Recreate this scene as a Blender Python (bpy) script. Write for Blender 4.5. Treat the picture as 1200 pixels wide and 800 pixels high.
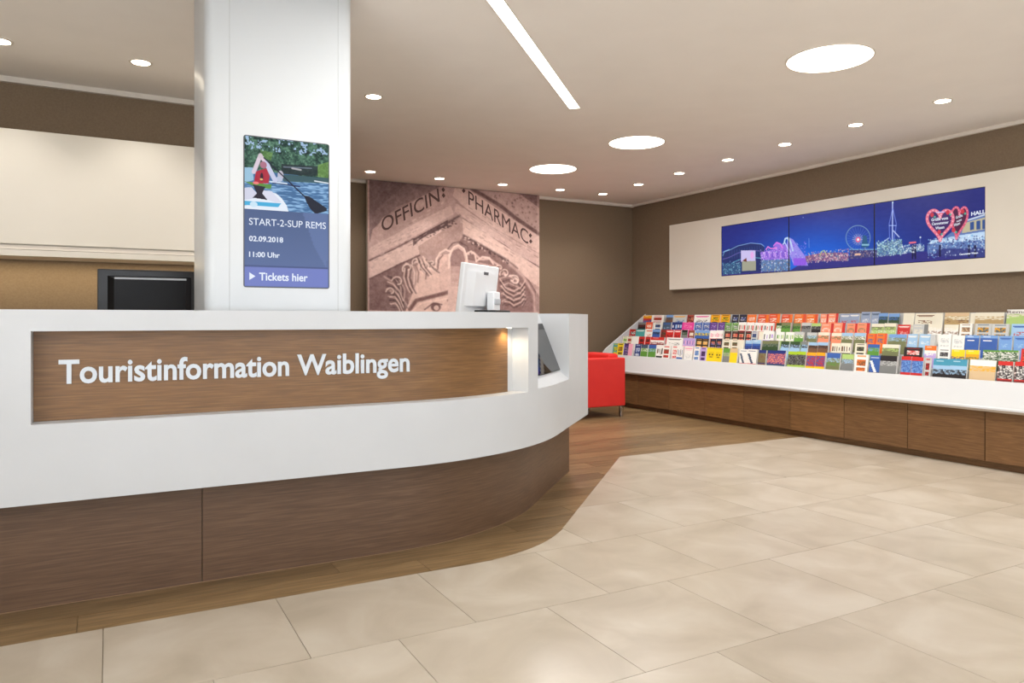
import bpy, bmesh, math, random
import numpy as np
from mathutils import Vector, Matrix

for o in list(bpy.data.objects): bpy.data.objects.remove(o)
scene = bpy.context.scene
COL = scene.collection
random.seed(7)

# ---------------------------------------------------------------- camera
cam_d = bpy.data.cameras.new('camera'); cam = bpy.data.objects.new('camera', cam_d); COL.objects.link(cam)
cam.location = (0, 0, 1.11)
cam.rotation_euler = (math.radians(90), 0, math.radians(-28.6))
cam_d.sensor_width = 36; cam_d.lens = 867 / 1200 * 36
cam_d.shift_y = -26 / 1200
cam_d.clip_start = 0.05
scene.camera = cam

# ---------------------------------------------------------------- world and exposure
w = bpy.data.worlds.new('world'); scene.world = w; w.use_nodes = True
w.node_tree.nodes['Background'].inputs[0].default_value = (0.75, 0.85, 1, 1)
w.node_tree.nodes['Background'].inputs[1].default_value = 1.0
scene.view_settings.view_transform = 'Standard'; scene.view_settings.look = 'None'
scene.view_settings.exposure = 0.37; scene.view_settings.gamma = 1; scene.view_settings.use_curve_mapping = False

SPOT_W, CIRCLE_W, STRIP_W, SHOP_W = 24, 18, 20, 120
WARM = (1, 0.945, 0.89); NEUTRAL = (1, 0.99, 0.985)
ZC = 2.69           # ceiling height
XR, YB = 6.37, 8.2  # right wall, back wall
XL, YF = -2.8, -2.6 # left wall, shop front wall

def light(name, kind, loc, power, color, parent=None, rot=(0,0,0), **kw):
    d = bpy.data.lights.new(name, kind); d.energy = power; d.color = color
    for k, v in kw.items(): setattr(d, k, v)
    o = bpy.data.objects.new(name, d); COL.objects.link(o)
    o.location = loc; o.rotation_euler = rot
    if parent: o.parent = parent
    return o
# added fill light at the unseen shop front, tilted up to brighten the ceiling
light('shopfront_fill', 'AREA', (2.2, YF + .12, 1.45), SHOP_W, (.92, .96, 1), rot=(math.radians(148), 0, 0),
      shape='RECTANGLE', size=6.5, size_y=2.2)

light('side_fill_light', 'AREA', (XL + .12, -.6, 1.5), 165, (.92, .96, 1), rot=(math.radians(145), 0, math.radians(-90)),
      shape='RECTANGLE', size=3.6, size_y=2.0)  # added fill from an assumed left window, aimed up to lift the ceiling

# ---------------------------------------------------------------- helpers
def lin(c):
    c = np.asarray(c, float) / 255
    return np.where(c <= .04045, c / 12.92, ((c + .055) / 1.055) ** 2.4)
def L4(c): r = lin(c); return (float(r[0]), float(r[1]), float(r[2]), 1)

def mat(name, c=(200,200,200), rough=.5, metal=0, emit=None, estr=0, spec=.5):
    m = bpy.data.materials.new(name); m.use_nodes = True
    b = m.node_tree.nodes['Principled BSDF']
    b.inputs['Base Color'].default_value = L4(c); b.inputs['Roughness'].default_value = rough
    b.inputs['Metallic'].default_value = metal; b.inputs['Specular IOR Level'].default_value = spec
    if emit is not None:
        b.inputs['Emission Color'].default_value = L4(emit); b.inputs['Emission Strength'].default_value = estr
    return m
def noise_mat(name, c1, c2, scale=(1,1,1), nscale=5, rough=.5, bump=0, bscale=60, detail=6, spec=.5, rnd=0, lo=.3, hi=.7, c3=None, dist=0):
    """two or three tone procedural material; optional per-object shift (rnd)"""
    m = mat(name, c1, rough, spec=spec); nt = m.node_tree; N = nt.nodes; K = nt.links
    b = N['Principled BSDF']
    tc = N.new('ShaderNodeTexCoord'); mp = N.new('ShaderNodeMapping'); mp.inputs['Scale'].default_value = scale
    src = tc.outputs['Object']
    if rnd:
        oi = N.new('ShaderNodeObjectInfo'); mu = N.new('ShaderNodeMath'); mu.operation = 'MULTIPLY'; mu.inputs[1].default_value = 37
        K.new(oi.outputs['Random'], mu.inputs[0])
        cb = N.new('ShaderNodeCombineXYZ'); K.new(mu.outputs[0], cb.inputs[2]); K.new(mu.outputs[0], cb.inputs[1])
        ad = N.new('ShaderNodeVectorMath'); K.new(src, ad.inputs[0]); K.new(cb.outputs[0], ad.inputs[1]); src = ad.outputs[0]
    K.new(src, mp.inputs['Vector'])
    n = N.new('ShaderNodeTexNoise'); n.inputs['Scale'].default_value = nscale; n.inputs['Detail'].default_value = detail
    n.inputs['Distortion'].default_value = dist
    K.new(mp.outputs[0], n.inputs['Vector'])
    r = N.new('ShaderNodeValToRGB'); e = r.color_ramp.elements
    e[0].position = lo; e[0].color = L4(c1); e[1].position = hi; e[1].color = L4(c2)
    if c3: x = e.new((lo + hi) / 2); x.color = L4(c3)
    K.new(n.outputs[0], r.inputs[0]); out = r.outputs[0]
    if rnd:
        hs = N.new('ShaderNodeHueSaturation'); mr = N.new('ShaderNodeMapRange')
        mr.inputs[3].default_value = 1 - rnd; mr.inputs[4].default_value = 1 + rnd
        K.new(oi.outputs['Random'], mr.inputs[0]); K.new(mr.outputs[0], hs.inputs['Value']); K.new(out, hs.inputs['Color']); out = hs.outputs[0]
    K.new(out, b.inputs['Base Color'])
    if bump:
        n2 = N.new('ShaderNodeTexNoise'); n2.inputs['Scale'].default_value = bscale; n2.inputs['Detail'].default_value = 4
        K.new(mp.outputs[0], n2.inputs['Vector'])
        bp = N.new('ShaderNodeBump'); bp.inputs['Strength'].default_value = bump; bp.inputs['Distance'].default_value = .002
        K.new(n2.outputs[0], bp.inputs['Height']); K.new(bp.outputs[0], b.inputs['Normal'])
    return m
def attr_mat(name, rough=.5, emit=0, spec=.5):
    m = mat(name, (128,128,128), rough, spec=spec); nt = m.node_tree
    a = nt.nodes.new('ShaderNodeAttribute'); a.attribute_name = 'Col'; b = nt.nodes['Principled BSDF']
    if emit:
        b.inputs['Base Color'].default_value = (.01, .01, .012, 1)
        nt.links.new(a.outputs['Color'], b.inputs['Emission Color']); b.inputs['Emission Strength'].default_value = emit
    else: nt.links.new(a.outputs['Color'], b.inputs['Base Color'])
    return m

M = {}
M['wall'] = noise_mat('taupe_wall', (119,102,84), (129,112,92), nscale=90, rough=.85, bump=.35, bscale=300, spec=.2)
M['ceil'] = noise_mat('ceiling_paint', (242,236,229), (245,239,232), nscale=4, rough=.9, spec=.15)
M['white'] = noise_mat('white_mineral', (200,203,206), (204,207,210), nscale=3, rough=.42, spec=.35)
M['rackwhite'] = mat('rack_white', (208,210,211), .5)
M['cream'] = noise_mat('cream_lacquer', (222,216,203), (226,220,208), nscale=2, rough=.5)
M['pillar'] = noise_mat('pillar_lacquer', (206,210,212), (210,213,215), nscale=2, rough=.32, spec=.5)
M['trim'] = mat('crown_white', (222,214,203), .6)
M['woodc'] = noise_mat('counter_veneer', (88,66,50), (118,92,70), scale=(1.6,1.6,46), nscale=4, rough=.42, bump=.15, bscale=30, lo=.25, hi=.75, c3=(102,77,57), dist=.4)
M['woods'] = noise_mat('sign_veneer', (104,76,48), (146,110,70), scale=(1.6,1.6,50), nscale=4, rough=.35, bump=.15, bscale=30, lo=.25, hi=.75, c3=(127,91,55), dist=.4)
M['woodr'] = noise_mat('cabinet_veneer', (96,66,38), (136,100,62), scale=(1.4,1.4,26), nscale=4, rough=.42, bump=.15, bscale=30, rnd=.08, lo=.25, hi=.75, c3=(114,81,49), dist=.8)
M['plank'] = noise_mat('oak_plank', (100,78,50), (152,126,90), scale=(1.2,16,16), nscale=3, rough=.36, bump=.1, bscale=25, rnd=.2, lo=.25, hi=.75, c3=(126,102,70), dist=.8)
M['tile'] = noise_mat('beige_tile', (173,161,142), (197,187,171), scale=(1,1,1), nscale=3.2, rough=.3, rnd=.03, lo=.3, hi=.7, c3=(186,174,156), dist=.7)
M['grout'] = mat('grout', (136,120,98), .9)
M['dark'] = mat('dark_recess', (30,22,17), .8)
M['black'] = mat('black_plastic', (22,22,25), .35)
M['blackgloss'] = mat('black_gloss_plastic', (12,12,15), .4, spec=.25)
M['greyp'] = mat('grey_plastic', (90,90,94), .4)
M['edge'] = mat('edge_band', (150,136,120), .5)
M['seam'] = mat('pillar_joint', (176,178,178), .5)
M['basetrim'] = mat('base_edge', (150,122,92), .6)
M['monw'] = mat('white_plastic', (228,230,232), .3)
M['mong'] = mat('pale_grey_plastic', (186,190,194), .35)
M['chrome'] = mat('chrome', (205,205,205), .15, metal=1)
M['red'] = noise_mat('red_leather', (212,42,38), (218,48,42), nscale=6, rough=.48, bump=.2, bscale=120)
M['lamp'] = mat('lamp_diffuser', (255,255,255), .5, emit=(255,246,230), estr=5)
M['bulb'] = mat('downlight_bulb', (255,255,255), .5, emit=(255,240,215), estr=14)
M['ring'] = mat('lamp_ring', (226,216,202), .5)
M['letter'] = mat('letter_metal', (214,222,230), .38, metal=.0, spec=.8)
M['glassdark'] = mat('touch_glass', (12,14,16), .04, spec=1)
M['print'] = attr_mat('printed_paper', .45)
M['muralp'] = attr_mat('mural_print', .7, spec=.2)
M['screen'] = attr_mat('screen_picture', .3, emit=.8, spec=.15)
M['ink'] = mat('mural_ink', (84,60,58), .8)
M['pagew'] = mat('page_white', (236,234,228), .6)
M['textw'] = mat('screen_text', (20,20,20), .4, emit=(225,232,245), estr=.8)
M['frost'] = mat('window_frame', (200,200,198), .5)
gl = mat('window_glass', (255,255,255), .02); gl.node_tree.nodes['Principled BSDF'].inputs['Transmission Weight'].default_value = 1; M['glass'] = gl

def addbox(bm, a, b, mtx=None):
    vs = [bm.verts.new((x, y, z)) for x in (a[0], b[0]) for y in (a[1], b[1]) for z in (a[2], b[2])]
    if mtx:
        for v in vs: v.co = mtx @ v.co
    fs = []
    for q in ((0,1,3,2), (4,6,7,5), (0,4,5,1), (2,3,7,6), (0,2,6,4), (1,5,7,3)): fs.append(bm.faces.new([vs[i] for i in q]))
    return vs
def prism(bm, pts, z0, z1):
    a = [bm.verts.new((p[0], p[1], z0)) for p in pts]; b = [bm.verts.new((p[0], p[1], z1)) for p in pts]
    n = len(pts); bm.faces.new(a[::-1]); bm.faces.new(b)
    for i in range(n): bm.faces.new((a[i], a[(i+1) % n], b[(i+1) % n], b[i]))
def link(name, bm, m, parent=None, bevel=0, smooth=False):
    bmesh.ops.recalc_face_normals(bm, faces=bm.faces)
    if bevel:
        bmesh.ops.bevel(bm, geom=[e for e in bm.edges if e.is_manifold and e.calc_face_angle(0) > .5], offset=bevel, segments=2, affect='EDGES', profile=.5, clamp_overlap=True)
    me = bpy.data.meshes.new(name); bm.to_mesh(me); bm.free()
    if smooth:
        me.shade_smooth()
    if isinstance(m, (list, tuple)):
        for x in m: me.materials.append(x)
    elif m: me.materials.append(m)
    o = bpy.data.objects.new(name, me); COL.objects.link(o)
    if parent: o.parent = parent
    return o
def box(name, a, b, m, parent=None, bevel=0):
    bm = bmesh.new(); addbox(bm, a, b); return link(name, bm, m, parent, bevel)
def struct(o): o['kind'] = 'structure'; return o
def tag(o, label, cat, group=None, kind=None):
    o['label'] = label; o['category'] = cat
    if group: o['group'] = group
    if kind: o['kind'] = kind
    n = len(label.split()); assert 4 <= n <= 16, (n, label)
    return o
def thing(name, label, cat, loc=(0,0,0), rz=0, group=None):
    o = bpy.data.objects.new(name, None); COL.objects.link(o); o.location = loc; o.rotation_euler = (0,0,rz); o.empty_display_size = .1
    return tag(o, label, cat, group)
def disc(bm, r, z0, z1, n=40, r0=0):
    """solid disc or ring"""
    if r0 == 0: prism(bm, [(r*math.cos(2*math.pi*i/n), r*math.sin(2*math.pi*i/n)) for i in range(n)], z0, z1); return
    rings = []
    for rr, z in ((r0, z0), (r, z0), (r, z1), (r0, z1)):
        rings.append([bm.verts.new((rr*math.cos(2*math.pi*i/n), rr*math.sin(2*math.pi*i/n), z)) for i in range(n)])
    for a in range(4):
        p, q = rings[a], rings[(a+1) % 4]
        for i in range(n): bm.faces.new((p[i], p[(i+1) % n], q[(i+1) % n], q[i]))
def tmesh(s, bold=0.0, extrude=0):
    c = bpy.data.curves.new('lettering', 'FONT'); c.body = s; c.size = 1; c.offset = bold; c.extrude = extrude; c.resolution_u = 4
    o = bpy.data.objects.new('lettering', c); COL.objects.link(o)
    bpy.context.view_layer.update()
    dg = bpy.context.evaluated_depsgraph_get()
    me = bpy.data.meshes.new_from_object(o.evaluated_get(dg)); bpy.data.objects.remove(o); bpy.data.curves.remove(c)
    return me
_h = tmesh('H'); CAP = max(v.co.y for v in _h.vertices)
def lettering(s, origin, uvec, vvec, nvec, m, parent=None, bold=0.0, thick=.001, name='lettering'):
    """text whose width spans uvec and whose capital height spans vvec"""
    me = tmesh(s, bold, .5)
    xs = [v.co.x for v in me.vertices]; x0, x1 = min(xs), max(xs)
    O, U, V, Nn = Vector(origin), Vector(uvec), Vector(vvec), Vector(nvec).normalized()
    for v in me.vertices:
        v.co = O + U * ((v.co.x - x0) / (x1 - x0)) + V * (v.co.y / CAP) + Nn * (v.co.z + .5) * thick
    me.materials.clear(); me.materials.append(m)
    o = bpy.data.objects.new(name, me); COL.objects.link(o)
    if parent: o.parent = parent
    return o

# ---------------------------------------------------------------- picture painter: colour grids for flat prints and screens
def homography(src, dst):
    A = []
    for (x, y), (u, v) in zip(src, dst):
        A.append([x, y, 1, 0, 0, 0, -u*x, -u*y, -u]); A.append([0, 0, 0, x, y, 1, -v*x, -v*y, -v])
    Hm = np.linalg.svd(np.array(A, float))[2][-1].reshape(3, 3)
    def f(p):
        q = Hm @ np.array([p[0], p[1], 1.0]); return (q[0]/q[2], q[1]/q[2])
    return f
class Canvas:
    """W x H colour grid; shapes are given in print coordinates and mapped by tf to 0..1 (v downward)"""
    def __init__(s, W, H, tf, base):
        s.W, s.H, s.tf = W, H, tf
        s.a = np.zeros((H, W, 3)); s.a[:] = base
        s.X, s.Y = np.meshgrid(np.arange(W) + .0, np.arange(H) + .0); s.rng = np.random.RandomState(5)
    def P(s, p): u, v = s.tf(p); return (u * (s.W-1), v * (s.H-1))
    def noise(s, cell, amp, seed=0, ax=1):
        r = np.random.RandomState(seed); gw, gh = int(s.W/(cell*ax))+3, int(s.H/cell)+3
        g = r.rand(gh, gw) - .5
        x = s.X/(cell*ax); y = s.Y/cell; i = x.astype(int); j = y.astype(int); fx = x-i; fy = y-j
        fx = fx*fx*(3-2*fx); fy = fy*fy*(3-2*fy)
        return amp*((g[j,i]*(1-fx)+g[j,i+1]*fx)*(1-fy)+(g[j+1,i]*(1-fx)+g[j+1,i+1]*fx)*fy)
    def blend(s, mask, c, al=1):
        mk = (mask*al)[..., None]; s.a = s.a*(1-mk) + np.array(c, float)*mk
    def poly(s, pts, c, al=1, mask=None):
        q = [s.P(p) for p in pts]; ins = np.zeros((s.H, s.W), bool)
        for (x0, y0), (x1, y1) in zip(q, q[1:]+q[:1]):
            if y0 == y1: continue
            cnd = ((y0 > s.Y) != (y1 > s.Y)) & (s.X < (x1-x0)*(s.Y-y0)/(y1-y0)+x0); ins ^= cnd
        mk = ins.astype(float)
        if mask is not None: mk = mk*mask
        s.blend(mk, c, al)
    def line(s, pts, wd, c, al=1, soft=1.0):
        q = [s.P(p) for p in pts]; D = np.full((s.H, s.W), 1e9)
        for (x0, y0), (x1, y1) in zip(q, q[1:]):
            L = (x1-x0)**2+(y1-y0)**2+1e-9; t = np.clip(((s.X-x0)*(x1-x0)+(s.Y-y0)*(y1-y0))/L, 0, 1)
            D = np.minimum(D, np.hypot(s.X-x0-t*(x1-x0), s.Y-y0-t*(y1-y0)))
        s.blend(np.clip((wd/2+soft/2-D)/soft, 0, 1), c, al)
    def ell(s, p, rx, ry, c, al=1, soft=1.0):
        x, y = s.P(p); d = np.hypot((s.X-x)/rx, (s.Y-y)/ry); s.blend(np.clip((1-d)*min(rx, ry)/soft+.5, 0, 1), c, al)
    def sparkle(s, pts, cols, n, r0=.6, r1=1.6, seed=1, al=.9):
        q = np.array([s.P(p) for p in pts]); x0, y0 = q.min(0); x1, y1 = q.max(0); r = np.random.RandomState(seed)
        for _ in range(n):
            x, y = r.uniform(x0, x1), r.uniform(y0, y1); rad = r.uniform(r0, r1); i0, i1 = int(max(0, x-4)), int(min(s.W, x+5)); j0, j1 = int(max(0, y-4)), int(min(s.H, y+5))
            if i1 <= i0 or j1 <= j0: continue
            d = np.hypot(s.X[j0:j1, i0:i1]-x, s.Y[j0:j1, i0:i1]-y); mk = (np.clip(rad+.5-d, 0, 1)*al)[..., None]
            c = np.array(cols[r.randint(len(cols))], float); s.a[j0:j1, i0:i1] = s.a[j0:j1, i0:i1]*(1-mk)+c*mk
def soften(cv):
    p = np.pad(cv.a, ((1,1),(1,1),(0,0)), mode='edge')
    cv.a = .36*p[1:-1,1:-1] + .12*(p[:-2,1:-1]+p[2:,1:-1]+p[1:-1,:-2]+p[1:-1,2:]) + .04*(p[:-2,:-2]+p[2:,2:]+p[:-2,2:]+p[2:,:-2])
def picture(name, cv, origin, uvec, vvec, m, parent, x0=0, x1=None):
    """grid mesh of the canvas columns x0..x1; origin = top left, uvec across, vvec downward"""
    x1 = cv.W if x1 is None else x1
    img = np.clip(cv.a[:, x0:x1], 0, 255); Hh, Ww = img.shape[:2]
    u, v = np.meshgrid(np.linspace(0, 1, Ww), np.linspace(0, 1, Hh))
    O, U, V = np.array(origin), np.array(uvec), np.array(vvec)
    co = O + u[..., None]*U + v[..., None]*V
    idx = np.arange(Hh*Ww).reshape(Hh, Ww)
    f = np.stack([idx[:-1, :-1], idx[1:, :-1], idx[1:, 1:], idx[:-1, 1:]], -1).reshape(-1, 4)
    me = bpy.data.meshes.new(name); nf = len(f)
    me.vertices.add(Hh*Ww); me.vertices.foreach_set('co', co.reshape(-1).astype(np.float32))
    me.loops.add(nf*4); me.loops.foreach_set('vertex_index', f.reshape(-1).astype(np.int32))
    me.polygons.add(nf); me.polygons.foreach_set('loop_start', (np.arange(nf)*4).astype(np.int32))
    me.update(calc_edges=True); me.validate()
    at = me.color_attributes.new('Col', 'FLOAT_COLOR', 'POINT')
    c4 = np.ones((Hh*Ww, 4), np.float32); c4[:, :3] = lin(img.reshape(-1, 3)); at.data.foreach_set('color', c4.reshape(-1))
    me.materials.append(m); o = bpy.data.objects.new(name, me); COL.objects.link(o); o.parent = parent
    return o

# ---------------------------------------------------------------- setting
struct(box('wall_right', (XR, YF, 0), (XR+.15, YB, ZC), M['wall']))
struct(box('wall_back', (1.6, YB, 0), (XR+.15, YB+.15, ZC), M['wall']))
bm = bmesh.new(); addbox(bm, (XL, 5.82, 0), (1.6, 5.95, ZC)); addbox(bm, (1.45, 5.95, 0), (1.6, YB+.15, ZC))
struct(link('wall_office', bm, M['wall']))
bm = bmesh.new(); addbox(bm, (XL-.15, YF, 0), (XL, -2.4, ZC)); addbox(bm, (XL-.15, 1.2, 0), (XL, 5.95, ZC)); addbox(bm, (XL-.15, -2.4, 2.5), (XL, 1.2, ZC)); addbox(bm, (XL-.15, -2.4, 0), (XL, 1.2, .5))
struct(link('wall_left', bm, M['ceil']))
bm = bmesh.new()
for y in (-2.4, -.65, 1.1): addbox(bm, (XL-.1, y, .5), (XL-.03, y+.1, 2.5))
w2 = struct(link('added_window', bm, M['frost']))  # unseen window, added to go with the side fill
for y in (-2.3, -.55): box('pane', (XL-.07, y, .5), (XL-.06, y+1.65, 2.5), M['glass'], w2)
bm = bmesh.new()
addbox(bm, (XL-.15, YF-.15, 0), (-1.2, YF, ZC)); addbox(bm, (5.6, YF-.15, 0), (XR+.15, YF, ZC)); addbox(bm, (-1.2, YF-.15, 2.6), (5.6, YF, ZC)); addbox(bm, (-1.2, YF-.15, 0), (5.6, YF, .2))
struct(link('wall_front', bm, M['ceil']))
bm = bmesh.new()
for x in (-1.2, 1.03, 3.27, 5.5): addbox(bm, (x, YF-.1, .2), (x+.1, YF-.03, 2.6))
wf = struct(link('window_1', bm, M['frost']))
for x in (-1.1, 1.13, 3.37): box('pane', (x, YF-.07, .2), (x+2.13, YF-.06, 2.6), M['glass'], wf)
struct(box('ceiling', (XL-.15, YF-.15, ZC), (XR+.15, YB+.15, ZC+.12), M['ceil']))
struct(box('trim_1', (XL, 5.79, ZC-.035), (1.45, 5.82, ZC), M['trim']))
struct(box('trim_2', (1.6, YB-.035, ZC-.035), (XR, YB, ZC), M['trim']))
struct(box('trim_3', (XR-.03, YF, ZC-.03), (XR, YB-.035, ZC), M['trim']))

# floor: grout bed, individual tiles, individual planks
floor = struct(box('floor', (XL-.15, YF-.15, -.1), (XR+.15, YB+.15, -.006), M['grout']))
def arc_path(y0, C, R, n=12):
    """flat line Y=y0 turning 45 degrees into the line X-Y=C with radius R; returns arc points"""
    xi = y0 + C; T = R*math.tan(math.radians(22.5)); cx, cy = xi - T, y0 + R
    return [(cx + R*math.sin(a), cy - R*math.cos(a)) for a in [math.radians(45*i/n) for i in range(n+1)]]
YW = 4.83
border = [(XL-.2, 3.035)] + arc_path(3.035, -1.205, .95) + [(YW-1.205, YW)]
Wpoly = border + [(XL-.2, YW)]          # convex, counter clockwise
def halfclip(p, a, b, keep_left=True):
    out = []; nx, ny = -(b[1]-a[1]), b[0]-a[0]
    d = [((q[0]-a[0])*nx+(q[1]-a[1])*ny)*(1 if keep_left else -1) for q in p]
    for i in range(len(p)):
        q, r_, dq, dr = p[i], p[(i+1) % len(p)], d[i], d[(i+1) % len(p)]
        if dq >= 0: out.append(q)
        if dq*dr < 0: t = dq/(dq-dr); out.append((q[0]+(r_[0]-q[0])*t, q[1]+(r_[1]-q[1])*t))
    return out
def area(p): return abs(sum(p[i][0]*p[(i+1) % len(p)][1]-p[(i+1) % len(p)][0]*p[i][1] for i in range(len(p))))/2 if len(p) > 2 else 0
def clean(p):
    o = []
    for q in p:
        if not o or math.dist(q, o[-1]) > 1e-4: o.append(q)
    if len(o) > 1 and math.dist(o[0], o[-1]) < 1e-4: o.pop()
    return o
def floor_piece(name, polys, m, ctr):
    polys = [clean(p) for p in polys]; polys = [p for p in polys if area(p) > 2e-4]
    if not polys: return
    bm = bmesh.new()
    for p in polys: prism(bm, [(q[0]-ctr[0], q[1]-ctr[1]) for q in p], -.006, 0)
    o = link(name, bm, m, floor); o.location = (ctr[0], ctr[1], 0)
S = .6; g = .0011
j = 0; x00, y00 = .283, 1.842
for j in range(-7, 6):
    off = 0 if j % 2 == 0 else .3
    for i in range(-6, 12):
        xa = x00 + off + i*S; ya = y00 + j*S
        if j == 2: xa += .03
        if xa > XR or xa+S < XL: continue
        rect = [(max(xa+g, XL), max(ya+g, YF)), (min(xa+S-g, XR), max(ya+g, YF)), (min(xa+S-g, XR), ya+S-g), (max(xa+g, XL), ya+S-g)]
        rect = halfclip(rect, (0, YW), (1, YW), False)
        if area(rect) < 1e-3: continue
        outs = []; rem = rect
        for k in range(len(Wpoly)):
            a, b = Wpoly[k], Wpoly[(k+1) % len(Wpoly)]
            o_ = halfclip(rem, a, b, False)
            if area(o_) > 1e-5: outs.append(o_)
            rem = halfclip(rem, a, b, True)
            if area(rem) < 1e-6: break
        floor_piece('tile', outs, M['tile'], (xa+S/2, ya+S/2))
pw = .172; pl = 1.35; g = .0011; k = 0
y = 3.035
while y < YB:
    x = XL - (k*.53 % pl) + .17*(k % 3)
    while x < XR:
        r0 = [(max(x+g, XL), y+g), (min(x+pl-g, XR), y+g), (min(x+pl-g, XR), min(y+pw-g, YB)), (max(x+g, XL), min(y+pw-g, YB))]
        if r0[1][0] > r0[0][0] + .01:
            ps = [halfclip(r0, (0, YW), (1, YW), True)]
            rem = halfclip(r0, (0, YW), (1, YW), False)
            for q in range(len(Wpoly)):
                if area(rem) < 1e-6: rem = []; break
                rem = halfclip(rem, Wpoly[q], Wpoly[(q+1) % len(Wpoly)], True)
            if rem: ps.append(rem)
            hidden = (x+pl < 2.4 and y > 5.95) and x+pl < 1.4
            if not hidden: floor_piece('plank', ps, M['plank'], (x+pl/2, y+pw/2))
        x += pl
    y += pw; k += 1

# ---------------------------------------------------------------- reception counter
CX, CY, RO = 1.18, 4.82, 1.60      # plan arc of the outer white face
END = Vector((3.014, 4.392))
class Path:
    """arc-length list of (point, inward normal) along the outer white face"""
    def __init__(s):
        s.pts = []
        def add(p, n): s.pts.append((Vector(p), Vector(n)))
        add((-2.3, CY-RO), (0, 1)); add((-.25, CY-RO), (0, 1)); add((.347, CY-RO), (0, 1)); add((CX, CY-RO), (0, 1))
        n = 48
        for i in range(1, n+1):
            a = math.radians(45*i/n); add((CX+RO*math.sin(a), CY-RO*math.cos(a)), (-math.sin(a), math.cos(a)))
        nn = (-math.sqrt(.5), math.sqrt(.5)); add((2.56, 3.94), nn); add(END, nn)
        s.s = [0]
        for a, b in zip(s.pts, s.pts[1:]): s.s.append(s.s[-1]+(b[0]-a[0]).length)
    def at(s, d):
        for i in range(len(s.s)-1):
            if d <= s.s[i+1]+1e-9:
                t = (d-s.s[i])/(s.s[i+1]-s.s[i]); p = s.pts[i][0].lerp(s.pts[i+1][0], t); n = s.pts[i][1].lerp(s.pts[i+1][1], t).normalized(); return p, n
        p, n = s.pts[-1]; dr = Vector((n.y, -n.x)); return p + dr*(d-s.s[-1]), n
    def between(s, a, b): return [a] + [x for x in s.s if a+1e-4 < x < b-1e-4] + [b]
PT = Path()
def s_of(x): # arc length where the outer face reaches plan X
    lo, hi = 0, PT.s[-1]
    for _ in range(50):
        m_ = (lo+hi)/2
        if PT.at(m_)[0].x < x: lo = m_
        else: hi = m_
    return lo
def sweep(bm, prof, a, b, caps=(True, True)):
    rows = []
    for d in PT.between(a, b):
        p, n = PT.at(d); rows.append([bm.verts.new((p.x+n.x*t, p.y+n.y*t, z)) for t, z in prof])
    for r0, r1 in zip(rows, rows[1:]):
        for i in range(len(prof)):
            j_ = (i+1) % len(prof); bm.faces.new((r0[i], r0[j_], r1[j_], r1[i]))
    if caps[0]: bm.faces.new(rows[0])
    if caps[1]: bm.faces.new(rows[-1][::-1])
ZT, ZB = 1.146, .43
full = [(0, ZB), (0, ZT), (.24, ZT), (.24, ZB)]
rec = [(0, ZB), (0, .723), (.1, .723), (.1, 1.066), (0, 1.066), (0, ZT), (.24, ZT), (.24, ZB)]
notch = [(0, ZB), (0, .732), (.055, .777), (.20, ZT), (.24, ZT), (.24, ZB)]
sR0, sR1 = s_of(-.25), s_of(1.968); sN0, sN1, sE = s_of(2.062), s_of(2.56), PT.s[-1]
counter = thing('reception_counter', 'long white curved reception counter with wooden base and recessed wooden sign panel', 'counter', (0,0,0))
bm = bmesh.new()
sweep(bm, full, 0, sR0); sweep(bm, rec, sR0, sR1, (False, False)); sweep(bm, full, sR1, sN0); sweep(bm, notch, sN0, sN1, (False, False)); sweep(bm, full, sN1, sE)
body = link('counter_body', bm, M['white'], counter)
bm = bmesh.new(); sweep(bm, [(.094, .7235), (.094, 1.0655), (.0995, 1.0655), (.0995, .7235)], sR0+.001, sR1-.06)
# the veneer ends where the reveal starts: a straight cut inside the niche
link('wood_sign_panel', bm, M['woods'], counter)
# base veneer panels, set back under the white body
s0 = s_of(.347); pr = [(.15, 0), (.15, ZB), (.24, ZB), (.24, 0)]
for a, b in ((.0, s0-1.9), (s0-1.897, s0-.0015), (s0+.0015, sE+.06)):
    if b-a < .05: continue
    bm = bmesh.new(); sweep(bm, pr, max(a, 0), b); link('base_panel', bm, M['woodc'], counter)
bm = bmesh.new(); sweep(bm, [(.1495, 0), (.1495, .0025), (.155, .0025), (.155, 0)], 0, sE+.06); link('base_trim', bm, M['basetrim'], counter)
# sign lettering
yl = CY-RO+.094
W1, W2 = .861, .728
lettering('Touristinformation', (-.168, yl, .8655), (W1, 0, 0), (0, 0, .0865), (0, -1, 0), M['letter'], counter, bold=.022, thick=.008)
lettering('Waiblingen', (W2, yl, .8655), (1.251-W2, 0, 0), (0, 0, .0865), (0, -1, 0), M['letter'], counter, bold=.022, thick=.008)
# recess lamps
for d in (sR1-.10,):
    p, n = PT.at(d); q = p+n*.06
    bm = bmesh.new(); disc(bm, .016, 1.0645, 1.066, 20); o = link('recess_lamp', bm, M['bulb'], body); o.location = (q.x, q.y, 0)
    light('recess_light', 'SPOT', (q.x, q.y, 1.056), 1.8, (1, .8, .54), body, spot_size=math.radians(150), spot_blend=.9, shadow_soft_size=.02)
# touch screen in the notch
touch = thing('touch_screen', 'slanted black touch screen set in the notch of the white counter', 'screen', (0,0,0))
def nz(t, z, up=0):  # point on notch slope, pushed outwards
    return t, z
bm = bmesh.new(); sweep(bm, [(.0555, .790), (.1725, 1.083), (.1785, 1.083), (.0615, .790)], sN0+.015, sN1-.006); link('bezel', bm, M['black'], touch)
bm = bmesh.new(); sweep(bm, [(.0548, .794), (.1712, 1.079), (.1722, 1.079), (.0558, .794)], sN0+.03, sN1-.016); link('glass', bm, M['glassdark'], touch)

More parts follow.
